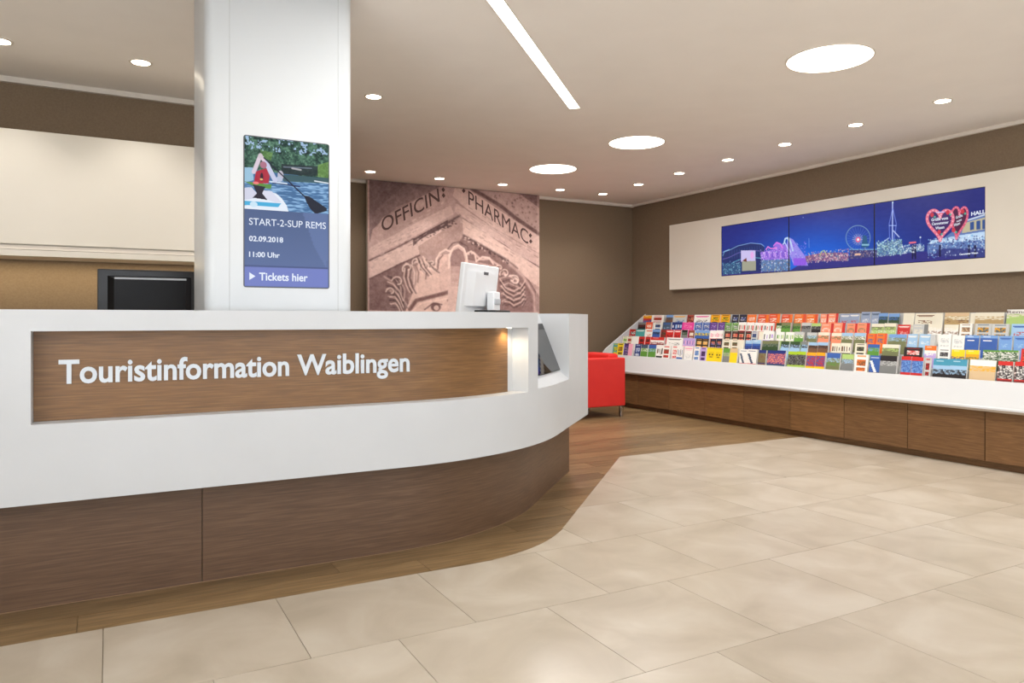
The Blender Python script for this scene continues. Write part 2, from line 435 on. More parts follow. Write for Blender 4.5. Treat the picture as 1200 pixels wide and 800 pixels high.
# ---------------------------------------------------------------- pillar with screen
px0, px1, py0, py1 = .381, 1.026, 3.475, 3.98
def rrect(x0, x1, y0, y1, r, n=6):
    o = []
    for cx, cy, a0 in ((x1-r, y0+r, -90), (x1-r, y1-r, 0), (x0+r, y1-r, 90), (x0+r, y0+r, 180)):
        for i in range(n+1): a = math.radians(a0+90*i/n); o.append((cx+r*math.cos(a), cy+r*math.sin(a)))
    return o
bm = bmesh.new(); prism(bm, rrect(px0-.012, px1, py0, py1, .045), 0, ZC)
pil = struct(link('pillar', bm, M['pillar'], None)); pil.data.shade_smooth()
for p_ in pil.data.polygons:
    if len(p_.vertices) > 4: p_.use_smooth = False
bm_ = None
for x in (.47, .955): struct(box('trim_4' if x < .5 else 'trim_5', (x-.001, py0-.0006, ZT), (x+.001, py0+.002, ZC), M['seam']))
info = thing('ticket_screen', 'portrait ticket information screen with paddler picture mounted in the white pillar', 'screen', (0,0,0))
SX0, SX1, SZ0, SZ1 = .533, .909, 1.258, 1.930; ys = py0-.004
bm = bmesh.new(); prism(bm, rrect(SX0-.005, SX1+.005, 0, SZ1-SZ0+.01, .012), 0, .01)
for v in bm.verts: v.co = Vector((v.co.x, ys+.0035+v.co.z*.3, SZ0-.005+v.co.y))
link('bezel', bm, M['greyp'], info)
tfk = homography([(31, 30), (818, 118), (818, 745), (35, 700)], [(0, 0), (1, 0), (1, 1), (0, 1)])
cv = Canvas(230, 210, tfk, (52, 88, 72))
z_ = cv
cv.a += (cv.noise(14, 70, 1)+cv.noise(5, 70, 2)+cv.noise(2.5, 50, 3))[..., None]*np.array([.9, 1, .8])
# foliage with sky gaps
gap = (cv.noise(9, 1, 8)+cv.noise(4, 1, 9)) > .30
cv.poly([(31,20),(818,100),(818,230),(31,160)], (170,196,232), .9, gap.astype(float))
cv.poly([(720,300),(818,270),(818,430),(700,400)], (130,170,70), .6)
cv.poly([(180,160),(300,190),(280,260),(190,230)], (120,160,60), .5)
cv.poly([(380,290),(720,310),(720,400),(380,380)], (22,36,40), .75)
cv.line([(400,318),(660,330)], 3, (120,130,150), .9); cv.line([(480,330),(560,345)], 5, (190,185,190), .9)
# water
wm = np.clip((cv.Y/cv.H-.47)*30, 0, 1)
cv.poly([(31,330),(430,385),(818,420),(818,760),(31,760)], (62,104,150), 1)
wv = (cv.noise(2.2, 1, 11, 5)+cv.noise(4, .8, 12, 6))
wt = np.clip(wv*2.2+.25, 0, 1); cv.poly([(31,440),(818,455),(818,760),(31,760)], (150,190,228), .9, wt)
cv.poly([(380,385),(818,418),(818,470),(400,450)], (54,84,80), .8)
cv.line([(300,462),(550,497)], 4, (30,44,90)); cv.line([(275,452),(430,470)], 4, (210,225,240)); cv.line([(690,445),(818,466)], 3.5, (225,232,240))
cv.ell((372,395), 8, 14, (190,185,200)); cv.ell((360,430), 9, 8, (180,190,215))
# board and paddler
cv.poly([(31,620),(31,700),(448,728),(430,670),(380,600),(330,560),(230,540),(120,600)], (226,234,244))
cv.poly([(31,628),(380,650),(350,685),(31,668)], (70,170,215)); cv.ell((120,660), 10, 8, (200,225,240))
cv.poly([(31,510),(100,505),(150,560),(120,610),(31,620)], (206,208,226)); cv.poly([(190,530),(290,540),(380,640),(330,645),(230,610)], (214,216,232))
cv.poly([(31,320),(110,325),(120,440),(31,460)], (150,190,215)); cv.poly([(31,450),(290,480),(280,520),(140,505)], (90,140,60))
cv.poly([(110,480),(230,500),(200,560),(250,620),(110,600),(150,560)], (34,30,44))
cv.line([(120,365),(180,215),(235,280)], 11, (216,200,214)); cv.line([(235,280),(320,440)], 13, (196,200,226)); cv.ell((182,218), 6, 8, (205,190,200))
cv.poly([(140,360),(240,330),(270,400),(260,470),(120,470)], (172,38,58)); cv.ell((210,300), 9, 10, (170,110,130)); cv.ell((195,410), 4, 12, (50,20,40)); cv.ell((192,432), 4, 3, (230,190,120)); cv.ell((140,465), 8, 4, (235,120,120))
cv.line([(215,235),(600,590)], 3.4, (20,24,44)); cv.poly([(590,575),(640,585),(800,690),(800,715),(700,745),(650,700),(610,630)], (18,22,40))
ph = .0; VS = (SZ1-SZ0)
picz = SZ1 - VS*.485
picture('picture', cv, (SX0, ys, SZ1), (SX1-SX0, 0, 0), (0, 0, picz-SZ1), M['screen'], info)
cv = Canvas(60, 90, lambda p: p, (84, 104, 150))
cv.a[:, :] = np.array([82, 100, 142]) + (np.linspace(-6, 10, 90)[:, None, None])*np.array([1, 1, 1.4])
cv.poly([(.68,.0),(.82,.45),(.98,.75),(1,0)], (104,124,172), .55)
cv.poly([(0,.74),(1,.74),(1,1),(0,1)], (112,124,190)); cv.poly([(0,.73),(1,.73),(1,.745),(0,.745)], (70,84,130))
picture('picture', cv, (SX0, ys, picz), (SX1-SX0, 0, 0), (0, 0, SZ0-picz), M['screen'], info)
def stext(s, u0, u1, v, h, bold=.02):
    lettering(s, (SX0+(SX1-SX0)*u0, ys-.001, SZ1-VS*v), ((SX1-SX0)*(u1-u0), 0, 0), (0, 0, VS*h), (0, -1, 0), M['textw'], info, bold=bold, thick=.0005)
stext('START-2-SUP REMS', .05, .965, .590, .045, .0); stext('02.09.2018', .05, .445, .698, .033); stext('11:00 Uhr', .05, .405, .803, .033); stext('Tickets hier', .165, .74, .958, .050)
bm = bmesh.new(); t0 = Vector((SX0+.02, ys-.001, SZ1-VS*.958)); a_ = [bm.verts.new(t0+Vector(q)) for q in ((0,0,0), (.026,0,.017), (0,0,.034))]; bm.faces.new(a_)
link('arrow_mark', bm, M['textw'], info)

# ---------------------------------------------------------------- office side: wall cabinet, desks, monitors
wc = thing('wall_cabinet', 'long cream white wall cabinet behind the counter left of the pillar', 'cabinet', (0,0,0))
box('carcass', (XL, 5.50, 1.575), (1.25, 5.82, 2.285), M['cream'], wc)
wd_ = box('door', (XL+.01, 5.482, 1.578), (1.24, 5.50, 2.285), M['cream'], wc, .002)
box('handle_rail', (XL, 5.49, 1.545), (1.24, 5.52, 1.572), M['trim'], wd_)
box('light_shelf', (XL, 5.46, 1.502), (1.25, 5.82, 1.54), M['cream'], wc)
light('shelf_light', 'AREA', (-.6, 5.66, 1.498), 9, (1, .82, .52), wc, shape='RECTANGLE', size=3.2, size_y=.05)
desk = thing('staff_desk', 'white staff desk carrying the black monitor behind the counter', 'desk', (0,0,0))
box('desk_top', (-1.2, 4.12, .72), (1.0, 4.95, .75), M['cream'], desk, .004)
for x in (-1.15, .92): 
    for y in (4.17, 4.86): box('leg', (x, y, 0), (x+.04, y+.04, .72), M['mong'], desk)
mon = thing('black_monitor', 'black flat monitor seen from behind above the counter left of pillar', 'monitor', (.195, 4.5, .75))
def bxl(name, a, b, m, p, bev=0): return box(name, a, b, m, p, bev)
bm = bmesh.new(); addbox(bm, (-.248, -.012, .30), (.248, .012, .628)); link('panel_shell', bm, M['black'], mon, .006)
bm = bmesh.new()
v1 = [bm.verts.new(q) for q in ((-.17,-.045,.30),(.18,-.045,.30),(.18,-.045,.578),(-.17,-.045,.578))]; v2 = [bm.verts.new(q) for q in ((-.20,-.012,.30),(.21,-.012,.30),(.21,-.012,.592),(-.20,-.012,.592))]
bm.faces.new(v1); bm.faces.new(v2[::-1])
for i in range(4): bm.faces.new((v1[i], v1[(i+1) % 4], v2[(i+1) % 4], v2[i]))
link('back_cover', bm, M['blackgloss'], mon)
box('vent_strip', (-.168, -.050, .574), (.182, -.040, .584), M['mong'], mon)
box('display_face', (-.24, .0125, .31), (.24, .014, .62), M['blackgloss'], mon)
nk_ = box('stand_neck', (-.03, .0, .012), (.03, .02, .34), M['black'], mon); bm = bmesh.new(); prism(bm, rrect(-.12, .12, -.09, .12, .03), 0, .012); link('stand_foot', bm, M['black'], nk_)

side = thing('service_cabinet', 'white service cabinet behind the counter carrying the white monitor', 'cabinet', (2.24, 4.64, 0), math.radians(-15))
box('carcass', (-.34, -.26, .06), (.34, .26, 1.07), M['cream'], side, .003); box('worktop', (-.35, -.27, 1.07), (.35, .27, 1.10), M['white'], side, .003); box('plinth', (-.31, -.23, 0), (.31, .23, .06), M['dark'], side)
# white monitor: left edge nearer to the camera
def cam_pt(px, d):
    q = (px-600)/867*d; s_, c_ = math.sin(math.radians(28.6)), math.cos(math.radians(28.6)); return Vector((d*s_+q*c_, d*c_-q*s_))
pa, pb = cam_pt(541.5, 4.80), cam_pt(582, 5.32)
mc = (pa+pb)/2; ang = math.atan2(pb.y-pa.y, pb.x-pa.x)
wm_ = thing('white_monitor', 'white desktop computer monitor turned away, standing behind the counter in front of mural', 'monitor', (mc.x, mc.y, 1.10), ang)
hw = (pb-pa).length/2
mt = Matrix.Rotation(math.radians(-4), 4, 'X')
bm = bmesh.new(); addbox(bm, (-hw, -.012, .04), (hw, .022, .380)); tl_ = Matrix.Translation((0, -.0, .05)) @ Matrix.Rotation(math.radians(7), 4, 'X') @ Matrix.Translation((0, .03, -.05))
sh_ = link('panel_shell', bm, M['monw'], wm_, .008); sh_.matrix_local = tl_
bm = bmesh.new()
q1 = [(-hw+.05, .10), (hw-.05, .10), (hw-.05, .33), (-hw+.05, .33)]; 
a1 = [bm.verts.new((x*.75+.03, -.035, z)) for x, z in q1]; a2 = [bm.verts.new((x, -.012, z)) for x, z in q1]
bm.faces.new(a1); bm.faces.new(a2[::-1])
for i in range(4): bm.faces.new((a1[i], a1[(i+1) % 4], a2[(i+1) % 4], a2[i]))
link('back_cover', bm, M['monw'], sh_)
box('port_block', (-.02, -.037, .315), (.05, -.034, .335), M['greyp'], sh_)
box('display_face', (-hw+.01, .0225, .05), (hw-.01, .024, .37), M['blackgloss'], sh_)
arm_ = box('stand_arm', (.04, -.085, .06), (.15, -.03, .20), M['monw'], wm_, .008)
box('hinge_cover', (.045, -.092, .11), (.145, -.03, .155), M['mong'], arm_, .008)
box('stand_foot', (-.06, -.14, 0), (.2, .06, .072), M['black'], arm_, .004)

# ---------------------------------------------------------------- mural on the back wall
mu = thing('wall_mural', 'large sepia wall mural of carved stone relief with Latin inscription', 'mural', (0,0,0))
MX0, MX1, MZ0, MZ1 = 2.563, 4.812, .95, 2.685; ym = YB-.10
box('mural_board', (MX0, ym, MZ0), (MX1, YB-.036, MZ1), M['trim'], mu)
# control points of the print: measured (x, y) of the visible area
tfm = homography([(430, 211.7), (630, 232), (630, 363.3), (430, 364.9)], [(0, 0), (1, 0), (1, .8375), (0, .8375)])
A4 = lambda x, y: (428+x/5, 205+y/5)
A5 = lambda x, y: (525+x/5, 210+y/5)
cv = Canvas(430, 340, tfm, (150, 122, 116))
LT, MD, DK, BR = (196,168,158), (148,120,114), (92,70,68), (216,190,178)
cv.a += (cv.noise(60, 14, 30))[..., None]
cv.poly([A4(20,20), A4(520,55), A4(350,130), A4(180,200), A4(40,330), A4(20,420)], (98,78,77))
cv.poly([A4(20,30), A4(250,50), A4(20,250)], (80,62,62), .6)
cv.line([A4(350,100), A4(520,60)], 10, (86,66,66), .8, 6); cv.line([A4(150,225), A4(430,70)], 22, (112,90,88), .6, 22)
cv.poly([A4(20,400), A4(100,260), A4(440,80), A4(530,60), A4(530,240), A4(300,370), A4(20,515)], (160,132,126), .85)
cv.poly([A4(20,440), A4(300,290), A4(500,190), A4(520,240), A4(290,370), A4(20,505)], (184,156,148), .9)
cv.poly([A4(20,515), A4(290,395), A4(500,300), A4(540,330), A4(320,475), A4(20,622)], (188,160,151))
cv.poly([A4(310,430), A4(480,320), A4(610,300), A4(560,400), A4(420,480), A4(320,480)], (150,122,114), .9)
cv.line([A4(20,515), A4(180,440), A4(280,385)], 3, (70,50,50), .9, 2)
cv.poly([A4(280,385), A4(400,320), A4(520,255), A4(545,275), A4(430,335), A4(330,385), A4(280,430)], (64,46,46), .95)
cv.poly([A4(20,622), A4(200,530), A4(320,480), A4(260,560), A4(240,640), A4(260,810), A4(20,810)], (98,74,72))
cv.line([A4(20,624), A4(320,482)], 3, (72,52,52), .8, 2)
# forehead and face
cv.poly([A4(300,500), A4(380,520), A4(430,560), A4(440,480), A4(520,470), A4(620,560), A4(640,1100), A4(100,1100), A4(245,790), A4(300,650)], (196,164,152))
cv.poly([A4(430,560), A4(520,470), A4(600,500), A4(610,700), A4(440,690)], (176,144,134), .6)
# curls left
for k_, (x, y) in enumerate(((0,0),(18,14),(36,30),(54,46),(-20,-10),(-40,0))):
    cv.line([A4(150+x, 610+y*.5), A4(190+x*.8, 640+y), A4(205+x*.4, 700+y), A4(235+x*.3, 790)], 3, (176,148,140) if k_ % 2 else (60,44,44), .85, 3)
for k_ in range(7):
    a = k_*24; cv.line([A4(120+a*.2, 660+a*.9), A4(165+a*.2, 690+a*.7), A4(200, 760+a*.3), A4(215, 830)], 2.6, (165,136,128) if k_ % 2 else (66,48,48), .8, 2)
for k_ in range(5):
    a = k_*26; cv.line([A4(225+a, 560-a*.3), A4(240+a, 530-a*.2), A4(270+a, 540), A4(290+a*.9, 580+a*.1), A4(285+a*.9, 650-a*.4)], 3.4, (206,178,166) if k_ % 2 == 0 else (104,78,74), .85, 3)
cv.line([A4(300,490), A4(330,560), A4(370,600)], 5, (88,64,62), .8, 4); cv.line([A4(340,490), A4(370,550), A4(400,570)], 4, (210,184,172), .8, 3)
cv.poly([A4(225,560), A4(280,640), A4(285,700), A4(250,740), A4(225,660)], (104,78,75), .7)
# brow and eye
cv.line([A4(262,800), A4(300,748), A4(400,722), A4(480,700), A4(508,685)], 9, (86,60,58), .95, 4); cv.line([A4(270,815), A4(330,765), A4(430,745), A4(500,730)], 3, (214,184,172), .8, 2)
cv.ell(A4(415,785), 12, 10, (84,60,58), 1, 3); cv.ell(A4(418,790), 6, 6, (190,160,150), 1, 2); cv.line([A4(350,800), A4(400,762), A4(450,770)], 3, (80,56,56), .9, 2)
cv.line([A5(0,720), A5(40,690), A5(66,686)], 5, (100,72,68), .85, 3)
# right side
cv.poly([A5(120,55), A5(535,100), A5(535,330), A5(330,190)], (160,133,127)); cv.poly([A5(400,90), A5(535,110), A5(535,190)], (92,70,69), .85)
cv.sparkle([A5(250,90), A5(520,300)], [(84,62,60)], 60, 1, 3, 4, .55)
cv.line([A5(135,65), A5(300,165), A5(400,245), A5(530,335)], 9, (78,56,55), .92, 3)
cv.poly([A5(40,60), A5(125,75), A5(530,350), A5(530,450), A5(250,290), A5(80,160), A5(30,110)], (190,162,153), .92)
cv.line([A5(50,150), A5(250,290), A5(530,450)], 2.2, (120,92,88), .9, 1.5)
cv.poly([A5(50,150), A5(250,290), A5(530,450), A5(530,520), A5(300,390), A5(80,235), A5(40,200)], (180,152,144), .9)
cv.line([A5(75,235), A5(200,325), A5(330,400), A5(400,455), A5(530,525)], 4.5, (74,54,53), .92, 2)
cv.poly([A5(0,240), A5(60,215), A5(85,240), A5(92,335), A5(0,410)], (152,124,117), .8); cv.line([A5(0,265), A5(70,225)], 5, (66,48,48), .85, 3)
cv.poly([A5(85,240), A5(530,530), A5(530,640), A5(400,560), A5(90,340)], (196,168,157), .92)
cv.poly([A5(90,340), A5(340,480), A5(470,600), A5(530,700), A5(530,780), A5(290,780), A5(290,520), A5(110,480), A5(60,390)], (104,79,76), .95)
cv.line([A5(92,340), A5(200,400), A5(330,475), A5(400,530)], 5, (60,44,44), .8, 4)
cv.line([A5(340,490), A5(430,570), A5(495,680), A5(500,780)], 7, (176,148,140), .8, 5)
cv.line([A5(110,450), A5(150,440), A5(190,480), A5(240,475), A5(290,510), A5(330,560), A5(300,565)], 5, (190,160,150), .9, 3)
for k_ in range(8):
    a = k_*22; cv.line([A5(300+a*.1, 590+a), A5(350, 575+a*.9), A5(400, 600+a*.8), A5(440+a*.05, 640+a*.5), A5(430, 690+a*.4)], 3, (174,146,138) if k_ % 2 == 0 else (66,50,50), .85, 2.5)
cv.line([A5(330,570), A5(380,575), A5(408,600), A5(395,618), A5(365,600)], 5, (214,188,177), .95, 3)
cv.poly([A5(512,60), A5(535,60), A5(535,800), A5(505,800)], (196,172,163), .35)
def curl(P, x, y, r, turns, dr, n=34, w=3.0, a0=0, sq=1.0, c=None):
    """spiral carved lock: light ridge with a dark groove beside it"""
    t = np.linspace(0, turns*2*math.pi, n)
    pts = [(x+(r-dr*q)*math.cos(a0+q), y+sq*(r-dr*q)*math.sin(a0+q)) for q in t]
    cv.line([P(px_+4, py_+5) for px_, py_ in pts], w*1.3, (70,52,50), .7, 2.5); cv.line([P(*q) for q in pts], w, c or (208,182,170), .85, 2)
def lock(P, pts, w=3.0, k=5, dx=9, dy=8):
    """bundle of k parallel strands"""
    for i in range(k):
        q = [P(x+dx*i, y+dy*i) for x, y in pts]; cv.line(q, w*1.2, (72,54,52) if i % 2 else (204,176,164), .8, 2.2)
# leaf shaped arch in the middle
cv.poly([A5(0,470), A5(20,420), A5(60,400), A5(98,425), A5(112,470), A5(108,640), A5(95,800), A5(0,800)], (186,156,146), .95)
cv.poly([A5(14,470), A5(30,430), A5(60,414), A5(88,436), A5(100,480), A5(90,560), A5(20,560)], (112,86,83), .9); cv.poly([A5(16,520), A5(98,520), A5(94,640), A5(18,640)], (160,130,122), .8)
cv.line([A5(6,530), A5(10,455), A5(32,410), A5(62,396), A5(94,418), A5(110,465), A5(116,530)], 4.5, (214,188,176), .95, 2); cv.line([A5(0,420), A5(28,385), A5(66,378), A5(110,400), A5(132,450)], 3, (74,54,52), .85, 2)
cv.line([A5(112,445), A5(135,432), A5(158,450), A5(165,492)], 4, (206,178,166), .9, 2); cv.line([A5(165,490), A5(200,465), A5(240,470), A5(262,505)], 4.5, (210,184,172), .9, 2)
cv.line([A4(412,570), A4(418,505), A4(440,468), A4(470,448), A4(500,458)], 4.5, (210,184,172), .9, 2); cv.line([A4(425,575), A4(432,510), A4(455,482)], 3, (90,66,63), .8, 2)
# carved locks: left of the face
for x, y, r in ((250,560,34),(300,520,26),(345,545,30),(395,530,24)): curl(A4, x, y, r, .8, 5, w=3.2, a0=2.6)
lock(A4, [(300,500), (318,545), (352,585)], 2.6, 4, 12, 3); lock(A4, [(350,500), (380,540), (412,560)], 2.4, 4, 8, 8)
lock(A4, [(232,560), (226,610), (240,660), (262,700)], 2.8, 4, 12, 2)
for q in range(7): cv.line([A4(130+q*3, 640+q*22), A4(165+q*2, 655+q*18), A4(198, 690+q*18), A4(222, 750+q*18)], 2.8, (196,168,157) if q % 2 == 0 else (62,46,45), .85, 2)
curl(A4, 190, 640, 36, .7, 5, a0=3.4, w=3); curl(A4, 150, 700, 30, .7, 5, a0=3.2, w=3)
# right of the face
for q in range(8): cv.line([A5(300+q*5, 590+q*22), A5(330+q*4, 640+q*14), A5(380, 660+q*14), A5(420, 640+q*14), A5(446-q*2, 600+q*18)], 3, (198,170,158) if q % 2 == 0 else (64,48,47), .85, 2.2)
curl(A5, 385, 600, 30, .9, 4, a0=-2, w=3.6); curl(A5, 330, 560, 30, .7, 4, a0=2.8, w=3.4); curl(A5, 300, 530, 24, .7, 4, a0=2.8, w=3.2)
# tooling marks along the ledges and rough breaks
rg = np.random.RandomState(12)
for q in range(150):
    u_, v_ = rg.rand(), rg.rand()
    if q % 2: x, y = 30+430*u_, 600-300*u_-150*v_; p_ = [A4(x, y), A4(x+18, y-10)]
    else: x, y = 60+450*u_, 130+270*u_+150*v_; p_ = [A5(x, y), A5(x+20, y+13)]
    cv.line(p_, 1+rg.rand()*1.4, (110,84,80) if rg.rand() > .5 else (214,190,180), .45, 1.2)
for q in range(40):
    u_ = rg.rand(); cv.ell(A5(92+250*u_+rg.rand()*14, 345+140*u_+rg.rand()*22), 1+2.5*rg.rand(), 1+2*rg.rand(), (56,40,40) if rg.rand() > .4 else (206,180,168), .75)
for q in range(26): u_ = rg.rand(); cv.ell(A4(285+250*u_, 395-125*u_+rg.rand()*26), 1.5+3*rg.rand(), 1+1.6*rg.rand(), (54,38,38), .7)
cv.poly([A5(60,760), A5(0,800), A5(0,1200), A5(280,1200), A5(290,780)], (200,170,158), .6)
cv.a += (cv.noise(8, 16, 31)+cv.noise(3, 18, 32)+cv.noise(1.3, 16, 33))[..., None]
soften(cv)
cv.a = 1.06*255*(np.clip(cv.a, 0, 255)/255)**.75*np.array([1, .965, .955])
picture('printed_face', cv, (MX0, ym-.0015, MZ1), (MX1-MX0, 0, 0), (0, 0, MZ0-MZ1), M['muralp'], mu)
def mp3(p): u, v = tfm(p); return Vector((MX0+u*(MX1-MX0), ym-.003, MZ1-v*(MZ1-MZ0)))
o0, o1, o2 = mp3(A4(98,348)), mp3(A4(438,165)), mp3(A4(88,268))
lettering('OFFICIN', o0, o1-o0, o2-o0, (0,-1,0), M['ink'], mu, bold=.006, thick=.0005)
o0, o1, o2 = mp3(A5(120,160)), mp3(A5(462,392)), mp3(A5(118,78))
lettering('PHARMAC', o0, o1-o0, o2-o0, (0,-1,0), M['ink'], mu, bold=0, thick=.0005)
for p in (A4(458,98), A4(460,132), A5(92,80), A5(474,340), A5(476,374)):
    c_ = mp3(p); bm = bmesh.new(); prism(bm, [(.024, 0), (0, .03), (-.024, 0), (0, -.03)], 0, .0006)
    for v in bm.verts: v.co = Vector((v.co.x, v.co.z, v.co.y))
    link('stop_mark', bm, M['ink'], mu).location = c_

# ---------------------------------------------------------------- red armchair
ch = thing('armchair', 'red leather armchair with chrome legs behind the end of the counter', 'armchair', (4.80, 7.16, 0))
hx, hy = .38, .365
box('arm_panel', (-hx, -hy, .127), (hx, -hy+.12, .672), M['red'], ch, .012)
box('arm_panel', (-hx, hy-.12, .127), (hx, hy, .672), M['red'], ch, .012)
box('seat_base', (-hx+.01, -hy+.12, .127), (hx-.12, hy-.12, .30), M['red'], ch, .01)
box('seat_cushion', (-hx, -hy+.125, .30), (hx-.15, hy-.125, .44), M['red'], ch, .03)
box('backrest', (hx-.15, -hy+.123, .127), (hx-.005, hy-.123, .715), M['red'], ch, .025)
for x in (-hx+.015, hx-.055):
    for y in (-hy+.015, hy-.055): box('leg', (x, y, 0), (x+.038, y+.038, .127), M['chrome'], ch, .003)

# ---------------------------------------------------------------- base cabinets under the brochure rack
Yj = [7.846, 7.254, 6.680, 6.102, 5.525, 4.936, 4.347, 3.753, 3.147, 2.553, 1.959, 1.365]
desc = ['behind the red armchair', 'just right of the red armchair', 'second visible right of the armchair', 'third right of the armchair', 'fourth right of the armchair',
        'fifth right of the armchair', 'sixth right, where wood floor meets tiles', 'where the pale tiles begin', 'second from the right picture edge', 'at the right picture edge', 'beyond the right picture edge']
pl_ = struct(box('trim_6', (5.775, Yj[-1], 0), (XR-.005, Yj[0], .058), M['woodr']))
for i in range(len(Yj)-1):
    y1, y0 = Yj[i], Yj[i+1]
    c = thing('base_cabinet', 'brown oak base cabinet under brochure rack, ' + desc[i], 'cabinet', (5.74, (y0+y1)/2, .058), 0, 'base cabinets under the brochure rack')
    h = (y1-y0)/2
    box('carcass', (0.002, -h+.0005, .002), (XR-5.74-.01, h-.0005, .36), M['dark'], c)
    box('door', (-.02, -h+.003, .0), (0, h-.003, .372), M['woodr'], c, .001)

# ---------------------------------------------------------------- brochure rack
RY0, RY1 = 1.365, 7.9
rack = thing('brochure_rack', 'long white sloping brochure rack with five tiers along the right wall', 'rack', (0,0,0))
STEP_X, STEP_Z = .125, .091
pf = [(5.66, .436), (5.66, .462), (5.668, .472), (5.728, .655), (5.738, .655)]
for k in range(5):
    x_, z_k = 5.75+STEP_X*k, .598+STEP_Z*k
    pf += [(x_, z_k), (x_+.083, z_k)]
    if k < 4: pf += [(x_+.108, z_k+.118), (x_+.113, z_k+.118)]
pf += [(6.352, 1.166), (XR-.004, 1.166), (XR-.004, .436)]
def xz_prism(bm, pts, y0, y1):
    a = [bm.verts.new((p[0], y0, p[1])) for p in pts]; b = [bm.verts.new((p[0], y1, p[1])) for p in pts]; n = len(pts)
    bm.faces.new(a); bm.faces.new(b[::-1])
    for i in range(n): bm.faces.new((a[i], b[i], b[(i+1) % n], a[(i+1) % n]))
bm = bmesh.new(); xz_prism(bm, pf, RY0, RY1); bmesh.ops.triangulate(bm, faces=[f for f in bm.faces if len(f.verts) > 4]); link('tiered_body', bm, M['rackwhite'], rack)
bm = bmesh.new(); xz_prism(bm, [(5.655, .436), (5.655, .66), (5.70, .722), (XR-.004, 1.178), (XR-.004, .436)], RY1, RY1+.022); link('side_panel', bm, M['rackwhite'], rack)
bm = bmesh.new(); addbox(bm, (5.657, RY0, .434), (5.6598, RY1, .450)); link('edge_strip', bm, M['edge'], rack)
C = dict(W=(240,238,232), O=(236,118,40), OR=(224,84,44), R=(204,44,40), DR=(130,34,32), Y=(246,212,30), YO=(240,168,30), G=(96,150,60), DG=(52,78,44), LG=(176,204,120), LM=(168,200,40),
         B=(58,96,170), NB=(34,52,120), LB=(160,196,226), SB=(118,160,214), BG=(150,164,190), T=(78,160,158), TB=(70,150,178), M=(226,60,150), P=(92,52,128), LI=(184,160,214), K=(38,34,36), BR=(120,84,60),
         GY=(128,130,128), LY=(196,198,196), CR=(232,226,206), BE=(214,186,146), SA=(240,146,110), PK=(240,170,190), OL=(120,124,84), SL=(70,88,110), TN=(186,156,104))
def design(style, cols, seed, F=.62):
    nx, nz = 12, 26; r = np.random.RandomState(seed); im = np.zeros((nz, nx, 3)); c = [np.array(C[q], float) for q in cols.split()]
    while len(c) < 4: c.append(c[-1])
    im[:] = c[0]
    def rc(u0, v0, u1, v1, col, al=1):
        v0 *= F; v1 = v1*F if v1 < .99 else 1
        im[int(round(v0*nz)):int(round(v1*nz)), int(round(u0*nx)):int(round(u1*nx))] = im[int(round(v0*nz)):int(round(v1*nz)), int(round(u0*nx)):int(round(u1*nx))]*(1-al)+col*al
    def nz_(u0, v0, u1, v1, a, b, p=.5):
        v0 *= F; v1 = v1*F if v1 < .99 else 1
        for i in range(int(round(v0*nz)), int(round(v1*nz))):
            for j_ in range(int(round(u0*nx)), int(round(u1*nx))):
                t = np.clip((r.rand()-p)*1.5+.5, 0, 1); im[i, j_] = (a*t + b*(1-t))*.85 + im[i, max(0, j_-1)]*.15
    if style == 'plain': pass
    elif style == 'band': rc(0, 0, 1, .2, c[1]); rc(.15, .3, .7, .36, c[2]); rc(.15, .07, .6, .12, np.array([235, 235, 235.]), .7)
    elif style == 'photo': nz_(0, .25, 1, .55, c[1], c[2]); rc(0, .55, 1, 1, c[2]); nz_(0, .5, 1, .7, c[2], c[3], .35)
    elif style == 'card': rc(.15, .06, .85, .12, c[1], .6); nz_(.15, .25, .85, .6, c[1], c[2]); nz_(.2, .7, .8, .85, c[2], c[1], .7)
    elif style == 'title': rc(.12, .1, .88, .17, c[1]); rc(.2, .22, .8, .27, c[1], .6); nz_(.2, .5, .8, .8, c[0], c[2], .3)
    elif style == 'spine': rc(.72, 0, 1, 1, c[1]); rc(.1, .12, .6, .2, c[2], .6); nz_(.1, .4, .65, .7, c[0], c[2])
    elif style == 'figs':
        for q in range(4): 
            u = .08+q*.23+r.rand()*.05; rc(u, .22+r.rand()*.1, u+.11, .55+r.rand()*.15, c[1+q % 2])
        rc(0, .75, 1, 1, c[3])
    elif style == 'top': rc(0, 0, 1, .32, c[0]); rc(0, .32, 1, .62, c[1]); rc(0, .62, 1, 1, c[2]); nz_(0, .5, 1, .72, c[1], c[2]); rc(.15, .08, .6, .14, np.array([240,240,240.]), .6)
    elif style == 'tops': rc(0, 0, 1, .16, c[0]); nz_(0, .16, 1, .75, c[1], c[2]); rc(0, .8, 1, 1, c[3])
    elif style == 'smile': rc(.2, .25, .8, .7, c[0]*.93); rc(.25, .4, .38, .48, c[1]); rc(.62, .4, .75, .48, c[1]); rc(.3, .58, .7, .63, c[1]); rc(0, .9, 1, 1, c[2]); rc(0, .05, 1, .1, c[2], .5)
    elif style == 'swoosh':
        for i in range(nz):
            a = int(i/nz*nx*.9); im[i, max(0, a-2):a+1] = c[1] if i > 5 else c[0]
        rc(.1, .08, .8, .14, c[1], .7); rc(0, .85, 1, 1, c[2])
    return im
